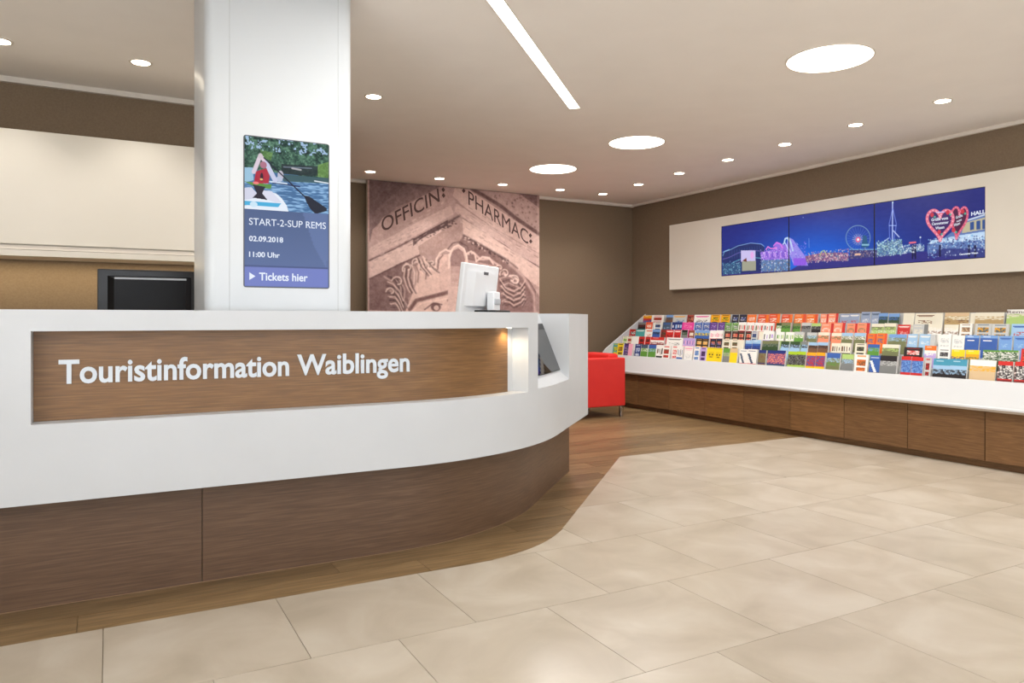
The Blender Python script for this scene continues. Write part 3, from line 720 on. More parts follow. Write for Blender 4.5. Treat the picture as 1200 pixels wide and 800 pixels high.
def brochure(row, ya, yb, hgt, thick, im, name='brochure'):
    """row 0 = bottom tier; ya > yb. A bundle of covers leaning in its tier"""
    al = math.radians(81); d = Vector((math.cos(al), 0, math.sin(al))); n = Vector((-math.sin(al), 0, math.cos(al)))
    base = Vector((5.797+STEP_X*row, 0, .6005+STEP_Z*row))
    yc = (ya+yb)/2; hwid = (ya-yb)/2-.0015
    base.y = yc
    nzz, nxx = im.shape[:2]; verts, faces, cols = [], [], []
    f0 = n*thick
    for i in range(nzz+1):
        for j_ in range(nxx+1):
            p = f0 + d*(hgt*(1-i/nzz)) + Vector((0, hwid*(1-2*j_/nxx), 0)); verts.append(tuple(p))
    W_ = nxx+1
    for i in range(nzz):
        for j_ in range(nxx): faces.append((i*W_+j_, (i+1)*W_+j_, (i+1)*W_+j_+1, i*W_+j_+1)); cols.append(im[i, j_])
    k0 = len(verts)
    for p in (d*hgt+Vector((0,hwid,0)), d*hgt-Vector((0,hwid,0)), -Vector((0,hwid,0)), Vector((0,hwid,0))): verts.append(tuple(p))
    tl, tr, bl, br = 0, nxx, nzz*W_, nzz*W_+nxx
    pg = (228, 226, 220)
    for f in ((tl, tr, k0+1, k0), (tr, br, k0+2, k0+1), (br, bl, k0+3, k0+2), (bl, tl, k0, k0+3), (k0, k0+1, k0+2, k0+3)): faces.append(f); cols.append(pg)
    me = bpy.data.meshes.new(name); me.from_pydata(verts, [], faces)
    at = me.color_attributes.new('Col', 'FLOAT_COLOR', 'CORNER'); arr = []
    lc = lin(np.array(cols, float))
    for fi, f in enumerate(faces): arr += [*lc[fi], 1.0]*len(f)
    at.data.foreach_set('color', np.array(arr, np.float32)); me.materials.append(M['print'])
    o = bpy.data.objects.new(name, me); COL.objects.link(o); o.location = base
    return o
S28, C28 = math.sin(math.radians(28.6)), math.cos(math.radians(28.6))
def y_at(px, X):
    k = (px-600)/867; d = X/(S28+k*C28); return d*(C28-k*S28)
# tiers, top (5) to bottom; entries: left, right (where it stands along the rack), style, colours, look, height
ROWS = {
 4: [(753,764,'top','YO R B','yellow red folded flyer'),(765,779,'card','W R BR','white flyer with picture'),(781,790,'photo','SB SL BR','slate blue photo flyer'),(790,806,'title','LY YO B','pale grey wide booklet'),(806,815,'card','DR SA K','dark maroon leaflet'),
     (815,834,'title','W M K','white pink titled booklet'),(834,845,'card','YO K Y','yellow black leaflet'),(845,856,'card','YO K Y','yellow black leaflet'),(859,867,'card','K NB W','dark navy leaflet'),(867,876,'card','K NB W','dark navy leaflet'),
     (877,888,'card','O SA W','orange leaflet'),(889,902,'spine','OR O W','orange booklet, white edge'),(903,916,'spine','OR O W','orange booklet, white edge'),(917,930,'spine','OR O W','orange booklet, white edge'),(931,945,'spine','O OR W','orange booklet, white edge'),(946,960,'spine','O OR W','orange booklet, white edge'),
     (962,972,'spine','SA R W','salmon booklet, red edge'),(972,984,'spine','SA R W','salmon booklet, red edge'),(985,997,'title','BG W R','grey blue leaflet'),(997,1009,'title','BG W R','grey blue leaflet'),(1010,1021,'title','BG SL W','tall bluish booklet',.225),(1021,1031,'title','BG SL W','tall bluish booklet',.225),
     (1031,1042,'photo','SB B DG','blue sky photo leaflet'),(1042,1055,'photo','SB B DG','blue sky photo leaflet'),(1060,1073,'plain','CR','blank cream leaflet'),(1073,1098,'title','CR BR','cream booklet, brown title'),(1098,1107,'plain','CR','blank cream leaflet'),
     (1108,1137,'photo','BE CR TN BR','beige photo booklet'),(1137,1144,'plain','CR','blank cream leaflet'),(1144,1178,'photo','CR CR TN','cream booklet, sandy hill'),(1180,1216,'photo','W CR LG','white green lettered booklet',.235)],
 3: [(748,757,'photo','GY DR K','dark pinkish photo leaflet'),(758,766,'card','OR SA W','orange red leaflet'),(767,776,'card','W K B','white leaflet, dark picture'),(778,788,'title','SL B LB','slate blue leaflet'),(788,801,'figs','NB W LB','navy booklet, white figures'),(801,815,'card','M PK M','magenta pink booklet'),
     (815,824,'card','B W NB','royal blue leaflet'),(824,833,'card','B W NB','royal blue leaflet'),(833,842,'card','P LI P','violet leaflet'),(842,850,'card','P LI P','violet leaflet'),(851,859,'card','G W DG','green white leaflet'),(859,867,'card','G W DG','green white leaflet'),
     (867,876,'figs','W OL R','white leaflet, small figures'),(876,885,'figs','W OL R','white leaflet, small figures'),(885,895,'figs','W OL R','white leaflet, small figures'),(896,908,'figs','W GY R','pale leaflet, red figures'),(910,917,'photo','DG G W','dark green narrow leaflet'),(917,928,'photo','OL DG G','mossy green photo leaflet'),
     (930,939,'photo','OL DG G','mossy green photo leaflet'),(941,952,'photo','LY K GY','grey monochrome photo leaflet'),(952,963,'photo','LG GY K','grey green photo leaflet'),(963,978,'spine','SA R W','salmon booklet, red edge'),(978,992,'spine','SA R W','salmon booklet, red edge'),(993,1006,'spine','SA R OL','salmon booklet, red edge'),(1006,1021,'spine','SA R OL','salmon booklet, red edge'),
     (1022,1037,'photo','CR OL LG W','pale green sketched leaflet'),(1038,1052,'photo','CR OL LG W','pale green sketched leaflet'),(1053,1068,'title','R W','bright red square leaflet',.19),(1070,1088,'spine','LY GY CR','pale grey booklet',.2),(1089,1105,'photo','CR CR W BR','off-white brown footed leaflet',.2),(1107,1124,'photo','CR CR W BR','off-white brown footed leaflet',.2),
     (1126,1141,'card','W BR BE','white leaflet, brown arch'),(1143,1163,'card','LY SL YO','pale leaflet, yellow figure'),(1164,1184,'card','LY SL YO','pale leaflet, yellow figure'),(1186,1206,'title','LB B R','pale blue titled booklet')],
 2: [(738,746,'card','R K W','red dark photo leaflet'),(746,757,'title','T W T','teal leaflet'),(757,766,'title','W OR OR','white orange leaflet'),(766,775,'photo','SB K B','bluish dark photo leaflet'),(775,782,'card','DR BR K','red brown leaflet'),(782,791,'title','R W K','red white leaflet'),(791,799,'title','R W K','red white leaflet'),(799,806,'photo','K DG GY','blackish narrow leaflet'),
     (808,815,'card','DR BE W','maroon portrait leaflet'),(815,824,'photo','SB Y B','sky blue yellow leaflet'),(824,833,'photo','SB Y B','sky blue yellow leaflet'),(833,841,'figs','W PK R','white leaflet, pink figures'),(841,849,'figs','W PK R','white leaflet, pink figures'),(850,858,'card','K BE R','black food photo leaflet'),(858,866,'card','K BE R','black food photo leaflet'),(866,874,'card','K R BE','dark festive photo leaflet'),(874,882,'card','K R BE','dark festive photo leaflet'),
     (882,889,'card','LY NB SL','grey navy leaflet'),(890,896,'plain','CR','blank cream leaflet'),(896,909,'figs','W K LI','white booklet, dark figures'),(911,920,'figs','W G LG','white green leafy leaflet'),(921,931,'figs','W G LG','white green leafy leaflet'),(932,943,'photo','LY W G','pale landscape leaflet'),(946,958,'photo','LY LB OL','pale meadow leaflet'),(960,973,'photo','CR OL SA','mottled beige leaflet'),(975,987,'photo','CR OL SA','mottled beige leaflet'),
     (988,1001,'photo','LB W OL','pale sky leaflet'),(1002,1015,'photo','LB W OL','pale sky leaflet'),(1017,1028,'spine','O OR B','orange leaflet, red edge'),(1029,1041,'spine','O OR B','orange leaflet, red edge'),(1042,1063,'photo','SB LB OL','wide hill photo booklet'),(1065,1077,'title','LB W','pale blue leaflet'),(1078,1092,'title','LB W','pale blue leaflet'),(1092,1098,'plain','LY','plain grey leaflet'),
     (1101,1116,'card','W W LY','plain white leaflet'),(1116,1131,'card','W W LY','plain white leaflet'),(1132,1149,'band','B SB W','blue leaflet, white band'),(1149,1170,'band','B SB W','blue leaflet, white band'),(1172,1188,'title','SB B LB','sky blue titled leaflet'),(1189,1206,'title','SB B LB','sky blue titled leaflet')],
 1: [(730,736,'card','CR G LG','cream green leaflet'),(736,742,'card','CR R BR','cream red leaflet'),(742,750,'plain','W','blank white leaflet'),(750,757,'card','R DR K','deep red leaflet'),(757,763,'card','R DR K','deep red leaflet'),(764,780,'top','R W DR','wide red white booklet'),(782,801,'title','W GY','wide white grey booklet'),(801,809,'figs','LI P PK','lilac leaflet'),(809,816,'figs','LI P PK','lilac leaflet'),
     (816,824,'card','K YO BE','black gold leaflet'),(824,832,'card','K YO BE','black gold leaflet'),(833,840,'card','K B O','black blue leaflet'),(841,848,'card','K B O','black blue leaflet'),(848,857,'card','CR BR DG','white leaflet, brown portrait'),(857,866,'card','CR BR DG','white leaflet, brown portrait'),(867,873,'plain','CR','blank cream leaflet'),(874,882,'top','LB B NB','blue white leaflet'),(883,893,'top','LB B NB','blue white leaflet'),
     (894,903,'photo','OL GY DG','grey green photo leaflet'),(903,914,'photo','OL GY DG','grey green photo leaflet'),(916,926,'photo','DG K LB','dark green photo leaflet'),(926,938,'photo','DG K LB','dark green photo leaflet'),(940,948,'photo','GY K LB','grey town photo leaflet'),(948,959,'photo','LB K BR','building photo leaflet'),(960,972,'photo','LB K BR','building photo leaflet'),(975,986,'figs','CR BR K','brown crowd photo leaflet'),(987,999,'figs','CR BR K','brown crowd photo leaflet'),
     (1003,1016,'card','CR K OL','black white patterned leaflet'),(1017,1031,'photo','B SB G','blue green landscape leaflet'),(1035,1055,'photo','CR LG OL','wide green valley booklet'),(1060,1082,'card','K R W','dark red lettered booklet',.19),(1085,1099,'top','O W LI','orange topped leaflet'),(1100,1115,'card','W K GY','white leaflet, monochrome photo',.18),(1117,1133,'top','Y Y P','yellow leaflet, violet foot',.18),(1133,1149,'top','Y YO OL','yellow gold leaflet',.18),
     (1152,1172,'tops','G W DG','green topped leaflet',.19),(1173,1195,'tops','G W DG','green topped leaflet',.19),(1197,1212,'card','R O K','red orange leaflet')],
 0: [(718,725,'card','T Y G','teal yellow leaflet',.17),(725,732,'card','Y K YO','yellow dark photo leaflet',.17),(732,738,'card','P K LI','dark violet photo leaflet',.17),(738,743,'plain','PK','plain pink leaflet',.17),(745,752,'card','NB W B','dark blue leaflet',.17),(753,761,'photo','SL W G','misty green landscape leaflet',.17),(761,770,'photo','B LB G','blue green landscape leaflet',.17),(770,778,'figs','W BR K','white leaflet, brown figures',.17),(778,787,'card','W R BR','white red photo leaflet',.17),(788,795,'card','W R W','white leaflet, red mark',.17),(795,802,'figs','W K B','white leaflet, black figures',.17),
     (803,813,'title','W PK LY','white pink titled leaflet',.17),(815,822,'card','W B LB','white leaflet, blue mark',.17),(822,829,'card','LI P K','lilac photo leaflet',.17),(829,839,'smile','Y K G','bright yellow smiling leaflet',.17),(839,848,'smile','Y K G','bright yellow smiling leaflet',.17),(848,856,'photo','G LG GY','grass green leaflet',.17),(857,866,'photo','BE Y Y','pale yellow portrait leaflet',.17),(868,877,'swoosh','W SL R','white leaflet, crossing stripes',.17),(878,889,'swoosh','W SL R','white leaflet, crossing stripes',.17),
     (890,899,'tops','NB BR OL BR','navy topped brown leaflet',.17),(900,911,'tops','NB P SA SL','navy topped colourful leaflet',.17),(911,922,'tops','NB P SA SL','navy topped colourful leaflet',.17),(924,935,'tops','LM GY K LG','lime topped leaflet',.17),(935,946,'tops','LM GY K LG','lime topped leaflet',.17),(946,957,'tops','YO B R Y','yellow blue cartoon leaflet',.17),(958,969,'tops','YO B R Y','yellow blue cartoon leaflet',.17),
     (970,986,'photo','B LB OL G','castle lawn photo booklet',.17),(987,1001,'photo','LG LB GY','pale green sketch booklet',.17),(1003,1019,'card','W O BR','white booklet, small photo',.175),(1020,1033,'swoosh','B W K','deep blue swoosh booklet',.175),(1033,1053,'photo','K LY GY','silver grey booklet',.175),(1057,1069,'tops','R SB B R','red topped blue leaflet',.175),(1070,1084,'tops','R SB B R','red topped blue leaflet',.175),(1085,1092,'card','LY R K','grey reddish leaflet',.165),
     (1094,1115,'top','TB LB K','light blue skyline leaflet',.17),(1115,1135,'top','TB LB K','light blue skyline leaflet',.17),(1137,1168,'photo','W YO BE','white golden landscape booklet',.165),(1171,1189,'tops','R W K DR','red car picture leaflet',.17),(1190,1208,'tops','R W K DR','red car picture leaflet',.17)],
}
TIER = {4: 'top', 3: 'second', 2: 'middle', 1: 'fourth', 0: 'bottom'}
ORD = ['first', 'second', 'third', 'fourth', 'fifth', 'sixth']; NUM = {2: 'two', 3: 'three', 4: 'four', 5: 'five', 6: 'six'}
seen = set()
for row, ents in ROWS.items():
    i = 0; prev = None
    while i < len(ents):
        j_ = i
        while j_ < len(ents) and ents[j_][4] == ents[i][4]: j_ += 1
        n = j_-i; look = ents[i][4]
        nxt = ents[j_][4] if j_ < len(ents) else None
        for k in range(i, j_):
            e = ents[k]; h = e[5] if len(e) > 5 else .205
            h = .2 if row == 0 else .2+(h-.205)*.9
            Xr = 5.82+STEP_X*row
            ya, yb = min(y_at(e[0], Xr), RY1-.006), y_at(e[1], Xr)
            s_ = hash_ = (row*131 + i*17) % 9973
            im = design(e[2], e[3], s_, .85 if row == 0 else .6)
            o = brochure(row, ya, yb, h + ((k*37) % 5-2)*.0012, .006+((k*53) % 7)*.003, im)
            bits = (f'{ORD[k-i]} of {NUM[n]} ' if n > 1 else '') + look
            tail = f'right of {" ".join(prev.replace(",", "").split()[:2])} one' if prev else f'at its far left end'
            lab = f'{bits} in the {TIER[row]} row, {tail}'
            assert lab not in seen, lab
            seen.add(lab); tag(o, lab, 'brochure', 'brochures in the wall rack')
            last = o
        prev = look; i = j_
    if row == 4:   # lettering on the last booklet of the top tier
        al = math.radians(81); d = Vector((math.cos(al), 0, math.sin(al))); nn = Vector((-math.sin(al), 0, math.cos(al)))
        lettering('Remstal', nn*.0255+d*.192+Vector((0, .10, 0)), (0, -.2, 0), d*.022, nn, M['ink'], last, thick=.0005)

# ---------------------------------------------------------------- picture wall with three displays
vp = thing('display_panel', 'long cream white wall panel framing three blue fairground displays', 'panel', (0,0,0))
XF = 6.29
bm = bmesh.new(); y0_, y1_, zA, zB_ = 2.3, 7.336, 1.487, 2.308
VY = [6.428, 5.450, 4.458, 3.457]; vz0, vz1 = 1.612, 2.196
addbox(bm, (XF, VY[0], zA), (XR-.002, y1_, zB_)); addbox(bm, (XF, y0_, zA), (XR-.002, VY[3], zB_)); addbox(bm, (XF, VY[3], vz1), (XR-.002, VY[0], zB_)); addbox(bm, (XF, VY[3], zA), (XR-.002, VY[0], vz0))
link('panel_frame', bm, M['cream'], vp)
tfv = homography([(843.5,266.3),(1153,216.8),(1153,301.3),(843.5,324.2)], [(0,0),(1,0),(1,1),(0,1)])
Z1 = lambda x, y: (1060+x/8, 210+y/8)
Z2 = lambda x, y: (840+x/8.892, 240+y/8.892)
Z3 = lambda x, y: (950+x/8, 220+y/8)
cv = Canvas(930, 182, tfv, (0,0,0))
vv = cv.Y/cv.H; uu = cv.X/cv.W
top_, mid_ = np.array([40,48,132.]), np.array([24,102,220.])
g1 = np.clip(vv/.75, 0, 1)[..., None]; cen = np.exp(-((uu-.42)/.30)**2)[..., None]
cv.a = top_*(1-g1*cen) + mid_*g1*cen; cv.a += (np.array([-6,-8,-14.])*(1-cen))
# ground
cv.poly([Z2(36,640), Z2(735,690), Z3(0,640), Z3(580,640), Z3(1040,600), Z1(745,600), Z1(745,760), Z3(0,790), Z2(36,770)], (52,50,128))
cv.a = cv.a + ((cv.noise(5, 5, 41, 3))[..., None])
# left: stadium roof
cv.poly([Z2(40,520), Z2(110,460), Z2(240,410), Z2(380,400), Z2(470,430), Z2(480,700), Z2(36,740)], (34,48,104))
for a_, c_ in ((0,(150,190,240)), (75,(130,110,190)), (150,(110,200,220))): cv.line([Z2(40,500+a_), Z2(110,478+a_), Z2(200,432+a_), Z2(330,402+a_), Z2(440,412+a_), Z2(470,436+a_)], 2.2, c_, .9)
cv.line([Z2(40,540), Z2(60,490), Z2(110,470)], 2, (150,210,230)); 
for k_ in range(14): cv.line([Z2(110+k_*26, 480-k_*4), Z2(112+k_*26, 570-k_*3)], 2, (60,90,150), .7)
cv.poly([Z2(230,480), Z2(380,480), Z2(380,590), Z2(230,600)], (200,190,235)); cv.ell(Z2(345,530), 8, 12, (230,170,230)); cv.poly([Z2(240,595), Z2(385,590), Z2(385,690), Z2(240,700)], (160,160,140)); cv.poly([Z2(245,590), Z2(285,560), Z2(290,600)], (110,50,40))
cv.poly([Z2(40,620), Z2(230,610), Z2(230,720), Z2(40,735)], (46,80,120)); cv.sparkle([Z2(40,600), Z2(235,730)], [(120,200,220), (60,120,170), (30,40,80), (180,220,240)], 160, .5, 1.3, 2)
# pink ride
cv.poly([Z2(430,500), Z2(560,470), Z2(600,400), Z2(700,420), Z2(735,570), Z2(440,580)], (150,110,220)); cv.sparkle([Z2(440,480), Z2(735,575)], [(230,160,250), (90,60,190), (240,200,255), (60,40,130)], 200, .6, 1.6, 3)
cv.line([Z2(490,470), Z2(510,440), Z2(540,460), Z2(600,450)], 4, (240,130,220)); cv.line([Z2(570,430), Z2(600,395), Z2(640,410), Z2(660,450)], 5, (220,120,230))
cv.poly([Z2(440,585), Z2(735,570), Z2(735,690), Z2(440,705)], (90,120,170)); cv.sparkle([Z2(440,580), Z2(735,700)], [(120,190,230), (200,210,180), (60,80,130), (150,110,80)], 200, .6, 1.8, 4)
for k_ in range(9): cv.line([Z2(470+k_*28, 500), Z2(475+k_*28, 550)], 3, (70,50,170) if k_ % 2 else (235,190,250), .8)
cv.poly([Z2(720,340), Z2(760,360), Z2(890,540), Z2(920,640), Z2(770,640), Z2(740,560), Z2(700,440)], (150,140,230))
cv.line([Z2(680,400), Z2(690,355), Z2(715,345), Z2(740,400), Z2(760,480)], 6, (190,215,245)); cv.line([Z2(690,400), Z2(740,500)], 4, (200,200,250))
cv.sparkle([Z2(745,400), Z2(900,630)], [(210,190,255), (110,80,210), (170,120,240)], 170, .6, 1.6, 5); cv.poly([Z2(765,560), Z2(905,560), Z2(905,635), Z2(770,640)], (140,70,220), .7)
cv.line([Z2(928,350), Z2(930,450)], 1.2, (170,190,240)); cv.ell(Z2(670,410), 2, 2, (255,255,255)); cv.ell(Z2(868,130), 1.2, 1.2, (240,250,255))
# fair stalls along the horizon
cv.poly([Z2(890,540), Z2(1067,500), Z3(0,610), Z3(330,610), Z3(330,690), Z3(0,690), Z2(900,600)], (130,90,130)); cv.sparkle([Z2(900,500), Z3(330,680)], [(240,160,150), (250,220,200), (90,60,140), (200,120,180), (120,200,190)], 260, .6, 2, 6)
cv.line([Z3(60,640), Z3(75,600), Z3(100,590), Z3(120,630)], 2.5, (210,220,120)); cv.sparkle([Z3(0,640), Z3(330,690)], [(250,230,220), (60,50,120)], 90, .6, 1.6, 7)
# ferris wheel
cc = Z3(420, 485); x_, y_ = cv.P(cc)
pts = [Z3(420+115*math.cos(a), 468+118*math.sin(a)) for a in np.linspace(0, 2*math.pi, 40)]; cv.line(pts, 1.8, (150,180,190), .95)
for a in np.linspace(0, 2*math.pi, 25): cv.line([cc, Z3(420+108*math.cos(a), 472+110*math.sin(a))], .8, (130,150,230), .7)
for a in np.linspace(0, 2*math.pi, 17): cv.line([cc, Z3(420+55*math.cos(a), 485+55*math.sin(a))], 1.4, (225,205,215), .85)
cv.ell(cc, 8, 8, (230,90,130)); cv.ell(cc, 4, 4, (240,250,255))
cv.poly([Z3(340,575), Z3(590,570), Z3(590,650), Z3(340,670)], (66,64,116)); cv.poly([Z3(470,440), Z3(500,450), Z3(520,560), Z3(450,560)], (40,90,130)); cv.line([Z3(460,535), Z3(520,535)], 5, (140,190,210)); cv.line([Z3(340,580), Z3(600,578)], 3, (110,170,220)); cv.line([Z3(395,628), Z3(440,624)], 6, (240,190,160)); cv.sparkle([Z3(340,580), Z3(600,650)], [(170,190,230), (60,60,120), (220,180,160)], 120, .5, 1.5, 8)
# tower
cv.line([Z3(737,125), Z3(735,560)], 3.2, (190,205,255)); cv.line([Z3(737,190), Z3(705,330), Z3(708,460), Z3(730,510)], 1.6, (140,160,250)); cv.line([Z3(740,190), Z3(772,330), Z3(765,400), Z3(745,510)], 1.6, (140,160,250)); cv.line([Z3(705,350), Z3(772,350)], 2, (180,200,255)); cv.ell(Z3(738,128), 2, 3, (230,255,255))
cv.line([Z3(735,500), Z3(735,600)], 7, (190,230,245)); cv.line([Z3(745,400), Z3(800,460)], 3, (190,200,240)); cv.line([Z3(610,540), Z3(700,470)], 3, (180,200,240))
cv.poly([Z3(585,540), Z3(700,500), Z3(800,490), Z3(830,560), Z3(1040,540), Z3(1040,590), Z3(820,620), Z3(590,640)], (90,120,160), .85); cv.sparkle([Z3(590,500), Z3(830,630)], [(210,240,240), (120,190,200), (80,100,110), (170,200,170)], 300, .6, 1.9, 9); cv.sparkle([Z3(820,540), Z3(1040,600)], [(230,240,245), (120,170,200), (60,80,140)], 150, .6, 2, 10)
cv.line([Z3(900,515), Z3(955,510)], 5, (240,110,130)); cv.ell(Z3(1002,462), 2.4, 2.4, (240,250,255)); cv.line([Z3(1002,465), Z3(1002,530)], 1, (150,170,220))
for x in (927, 955): cv.line([Z3(x,585), Z3(x,665)], 4, (26,26,60)); cv.ell(Z3(x,580), 2.5, 3, (30,28,60))
# hall
cv.poly([Z1(190,600), Z1(330,560), Z1(540,400), Z1(745,310), Z1(745,730), Z1(400,720), Z1(190,690)], (96,120,176))
cv.poly([Z1(545,400), Z1(745,345), Z1(745,460), Z1(520,500)], (190,180,150)); 
for k_ in range(3): cv.poly([Z1(600+k_*60, 395-k_*12), Z1(640+k_*60, 386-k_*12), Z1(640+k_*60, 465-k_*5), Z1(600+k_*60, 470-k_*5)], (50,80,140))
cv.line([Z1(550,382), Z1(745,318)], 4, (210,220,235)); cv.poly([Z1(230,570), Z1(500,520), Z1(745,480), Z1(745,560), Z1(200,605)], (190,215,240))
cv.sparkle([Z1(190,560), Z1(745,700)], [(230,240,250), (90,140,200), (60,70,130), (140,190,230), (40,44,100)], 420, .6, 2.1, 11)
cv.poly([Z1(300,650), Z1(745,640), Z1(745,760), Z1(250,720)], (48,50,118), .8)
for x in (310, 590, 650, 50, 72): cv.line([Z1(x,620), Z1(x,720)], 5, (24,24,64))
for a_, b_, cl, n_ in ((Z2(36,600), Z2(235,720), [(150,220,235), (200,235,245)], 50), (Z2(430,470), Z2(735,680), [(235,210,255), (200,230,250), (250,240,255)], 90), (Z3(0,610), Z3(340,680), [(255,235,225), (250,200,190)], 60),
        (Z3(585,510), Z3(830,630), [(225,245,250), (200,235,240)], 70), (Z3(820,545), Z3(1040,600), [(240,248,250)], 50), (Z1(200,560), Z1(745,690), [(235,245,255), (200,225,250)], 45)):
    cv.sparkle([a_, b_], cl, n_, 1.0, 2.3, n_, .7)
soften(cv)
# hearts
def heart(cx, cy, w_, h_, tilt=0):
    o = []
    for t in np.linspace(0, 2*math.pi, 60):
        x = 16*math.sin(t)**3/16; y = -(13*math.cos(t)-5*math.cos(2*t)-2*math.cos(3*t)-math.cos(4*t))/15
        o.append(Z1(cx+w_*x+tilt*y*w_, cy+h_*y))
    return o
h2 = heart(490, 375, 80, 158, -.25); cv.poly(h2, (80,30,66)); cv.line(h2+h2[:1], 6, (214,90,120)); h1 = heart(312, 400, 125, 150, .0); cv.poly(h1, (66,38,98)); cv.line(h1+h1[:1], 8.5, (228,116,140))
for q in h1[::2]: cv.ell(q, 1.6, 1.6, (250,205,215))
for q in h2[::2]: cv.ell(q, 1.2, 1.2, (240,170,190))
for x, y in ((235,325), (385,300), (302,490), (528,290), (440,470)): cv.ell(Z1(x,y), 5, 6, (200,56,72)); cv.ell(Z1(x+25,y+20), 3, 3, (90,170,150))
cv.line([Z1(275,300), Z1(350,296)], 2.5, (190,200,250))
cols = [int(round((VY[0]-y)/(VY[0]-VY[3])*(cv.W-1))) for y in VY]
xs_ = XF+.006
def vpt(p, off=.001): u, v = tfv(p); return Vector((xs_-off, VY[0]+(VY[3]-VY[0])*u, vz1+(vz0-vz1)*v))
nm = ['left wall display showing purple lit fairground rides', 'middle wall display showing a ferris wheel at night', 'right wall display showing gingerbread hearts and a tower']
disp = []
for i in range(3):
    t = thing('wall_display', nm[i], 'display', (0,0,0), 0, 'video displays in the wall panel'); disp.append(t)
    box('bezel', (xs_+.001, VY[i+1]+.001, vz0+.001), (XF+.05, VY[i]-.001, vz1-.001), M['black'], t)
    e = .006
    picture('picture', cv, (xs_, VY[i]-e, vz1-e), (0, VY[i+1]-VY[i]+2*e, 0), (0, 0, vz0-vz1+2*e), M['screen'], t, cols[i], cols[i+1]+1)
def vtext(s, a, b, c, bold=.02, m=None):
    p, q, r_ = vpt(a), vpt(b), vpt(c); lettering(s, p, q-p, r_-p, (-1,0,0), m or M['textw'], disp[2], bold=bold, thick=.0005)
vtext('HALL', Z1(606,334), Z1(742,308), Z1(606,300), .03)
vtext('Grüße vom', Z1(228,388), Z1(385,368), Z1(228,362)); vtext('Cannstatter', Z1(232,426), Z1(392,406), Z1(232,402)); vtext('Wasen', Z1(266,466), Z1(350,454), Z1(266,440))
vtext('Grüße', Z1(460,365), Z1(525,340), Z1(460,340), .01); vtext('vom', Z1(465,398), Z1(515,380), Z1(465,375), .01); vtext('Wasen', Z1(440,438), Z1(500,415), Z1(440,412), .01)
vtext('Cannstatter Wasen', Z1(495,706), Z1(672,690), Z1(495,690), .03)

# ---------------------------------------------------------------- ceiling lamps
CIRC = [((3.84, 3.02), 'large round recessed ceiling lamp nearest, right of the strip'), ((4.147, 5.277), 'round recessed ceiling lamp, middle of three in a row'), ((4.104, 6.627), 'round recessed ceiling lamp farthest back near the mural')]
for (x, y), lb in CIRC:
    t = thing('round_lamp', lb, 'lamp', (x, y, ZC), 0, 'round ceiling lamps')
    bm = bmesh.new(); disc(bm, .253, -.004, 0, 56, .243); link('ring', bm, M['ring'], t)
    bm = bmesh.new(); disc(bm, .243, -.002, 0, 56); link('diffuser', bm, M['lamp'], t)
    light('round_lamp_light', 'AREA', (0, 0, -.006), CIRCLE_W, NEUTRAL, t, shape='DISK', size=.48)
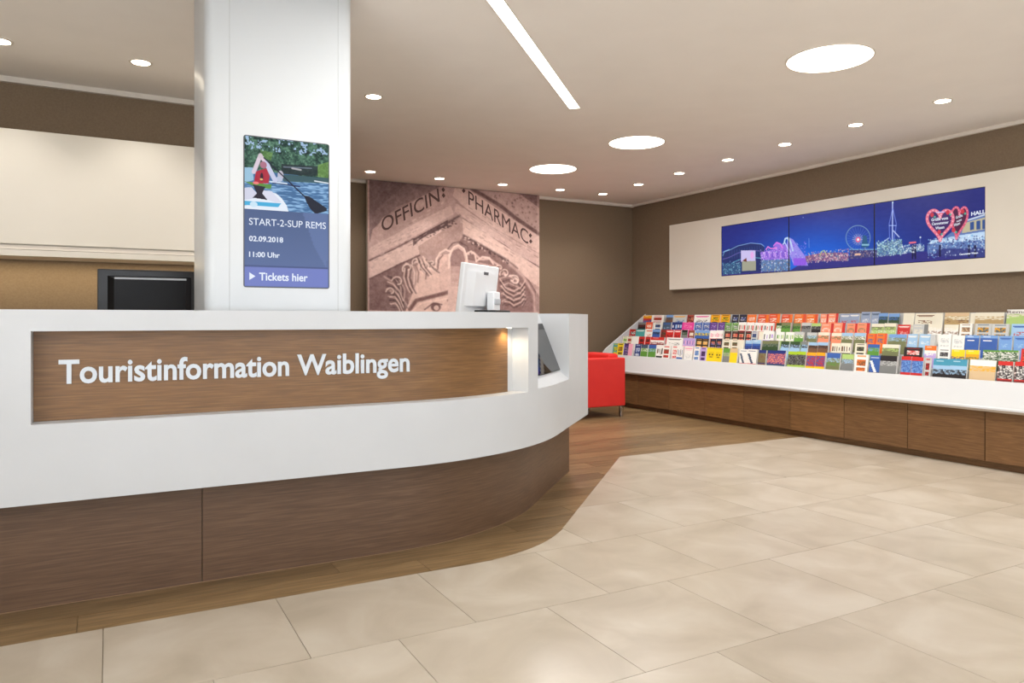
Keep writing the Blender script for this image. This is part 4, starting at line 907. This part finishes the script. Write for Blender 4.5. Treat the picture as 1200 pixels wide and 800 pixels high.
# unseen lamp added behind the camera as fill, matching the row
for (x, y), lb in [((3.84, .7), 'added round ceiling fill lamp above the open floor, unseen behind the viewer')]:
    t = thing('round_lamp', lb, 'lamp', (x, y, ZC), 0, 'round ceiling lamps')
    bm = bmesh.new(); disc(bm, .243, -.002, 0, 56); link('diffuser', bm, M['lamp'], t)
    light('round_lamp_light', 'AREA', (0, 0, -.006), CIRCLE_W, NEUTRAL, t, shape='DISK', size=.48)
t = thing('strip_lamp', 'long narrow linear strip lamp recessed diagonally in the ceiling', 'lamp', (3.062, 4.635, ZC), math.radians(45))
bm = bmesh.new(); addbox(bm, (-3.3, -.039, -.003), (0, .039, 0)); link('diffuser', bm, M['lamp'], t)
bm = bmesh.new()
for a, b in (((-3.3, -.044), (0, -.039)), ((-3.3, .039), (0, .044)), ((0, -.044), (.005, .044))): addbox(bm, (a[0], a[1], -.004), (b[0], b[1], 0))
link('frame', bm, M['ring'], t)
light('strip_light', 'AREA', (-1.65, 0, -.006), STRIP_W, NEUTRAL, t, shape='RECTANGLE', size=3.2, size_y=.07)
SP = [((-.542, 5.081), 'downlight at the left picture edge above the office'), ((.174, 5.089), 'downlight above the wall cabinet, left of the pillar'), ((.91, 5.085), 'downlight hidden behind the white pillar'), ((1.651, 5.078), 'downlight just right of the white pillar, nearer one'),
      ((2.459, 7.678), 'downlight above the left edge of the mural'), ((3.26, 7.679), 'downlight above the left half of the mural'), ((4.054, 7.665), 'downlight above the right half of the mural'), ((4.834, 7.64), 'downlight above the right edge of the mural'), ((5.47, 7.64), 'downlight in the far right ceiling corner'),
      ((5.45, 6.899), 'downlight along right wall, next after the corner one'), ((5.42, 6.162), 'downlight along right wall, above the left display'), ((5.385, 5.412), 'downlight along right wall, above the middle display'), ((5.36, 4.686), 'downlight along right wall, beside the round lamps'),
      ((5.33, 3.942), 'downlight along right wall, above the right display'), ((5.30, 3.209), 'rightmost downlight, nearest along the right wall'), ((5.28, 2.47), 'downlight beyond the right picture edge'), ((5.26, 1.73), 'downlight farther beyond the right picture edge'), ((-1.26, 5.08), 'downlight beyond the left picture edge')]
bmr = bmesh.new(); disc(bmr, .066, -.004, 0, 28, .052); bmb = bmesh.new(); disc(bmb, .052, -.003, 0, 24)
ring0 = bulb0 = None
for i, ((x, y), lb) in enumerate(SP):
    t = thing('downlight', 'small round recessed ' + lb, 'lamp', (x, y, ZC), 0, 'small recessed ceiling downlights')
    if ring0 is None: ring0 = link('ring', bmr, M['ring'], t); bulb0 = link('bulb', bmb, M['bulb'], t)
    else:
        for o in (ring0, bulb0): c = o.copy(); COL.objects.link(c); c.parent = t
    rr_ = x > 5.2 and y < 7
    light('downlight_beam', 'SPOT', (0, 0, -.008), SPOT_W*(1.25 if rr_ else 1), WARM, t, spot_size=math.radians(86 if rr_ else 105), spot_blend=.8, shadow_soft_size=.035)
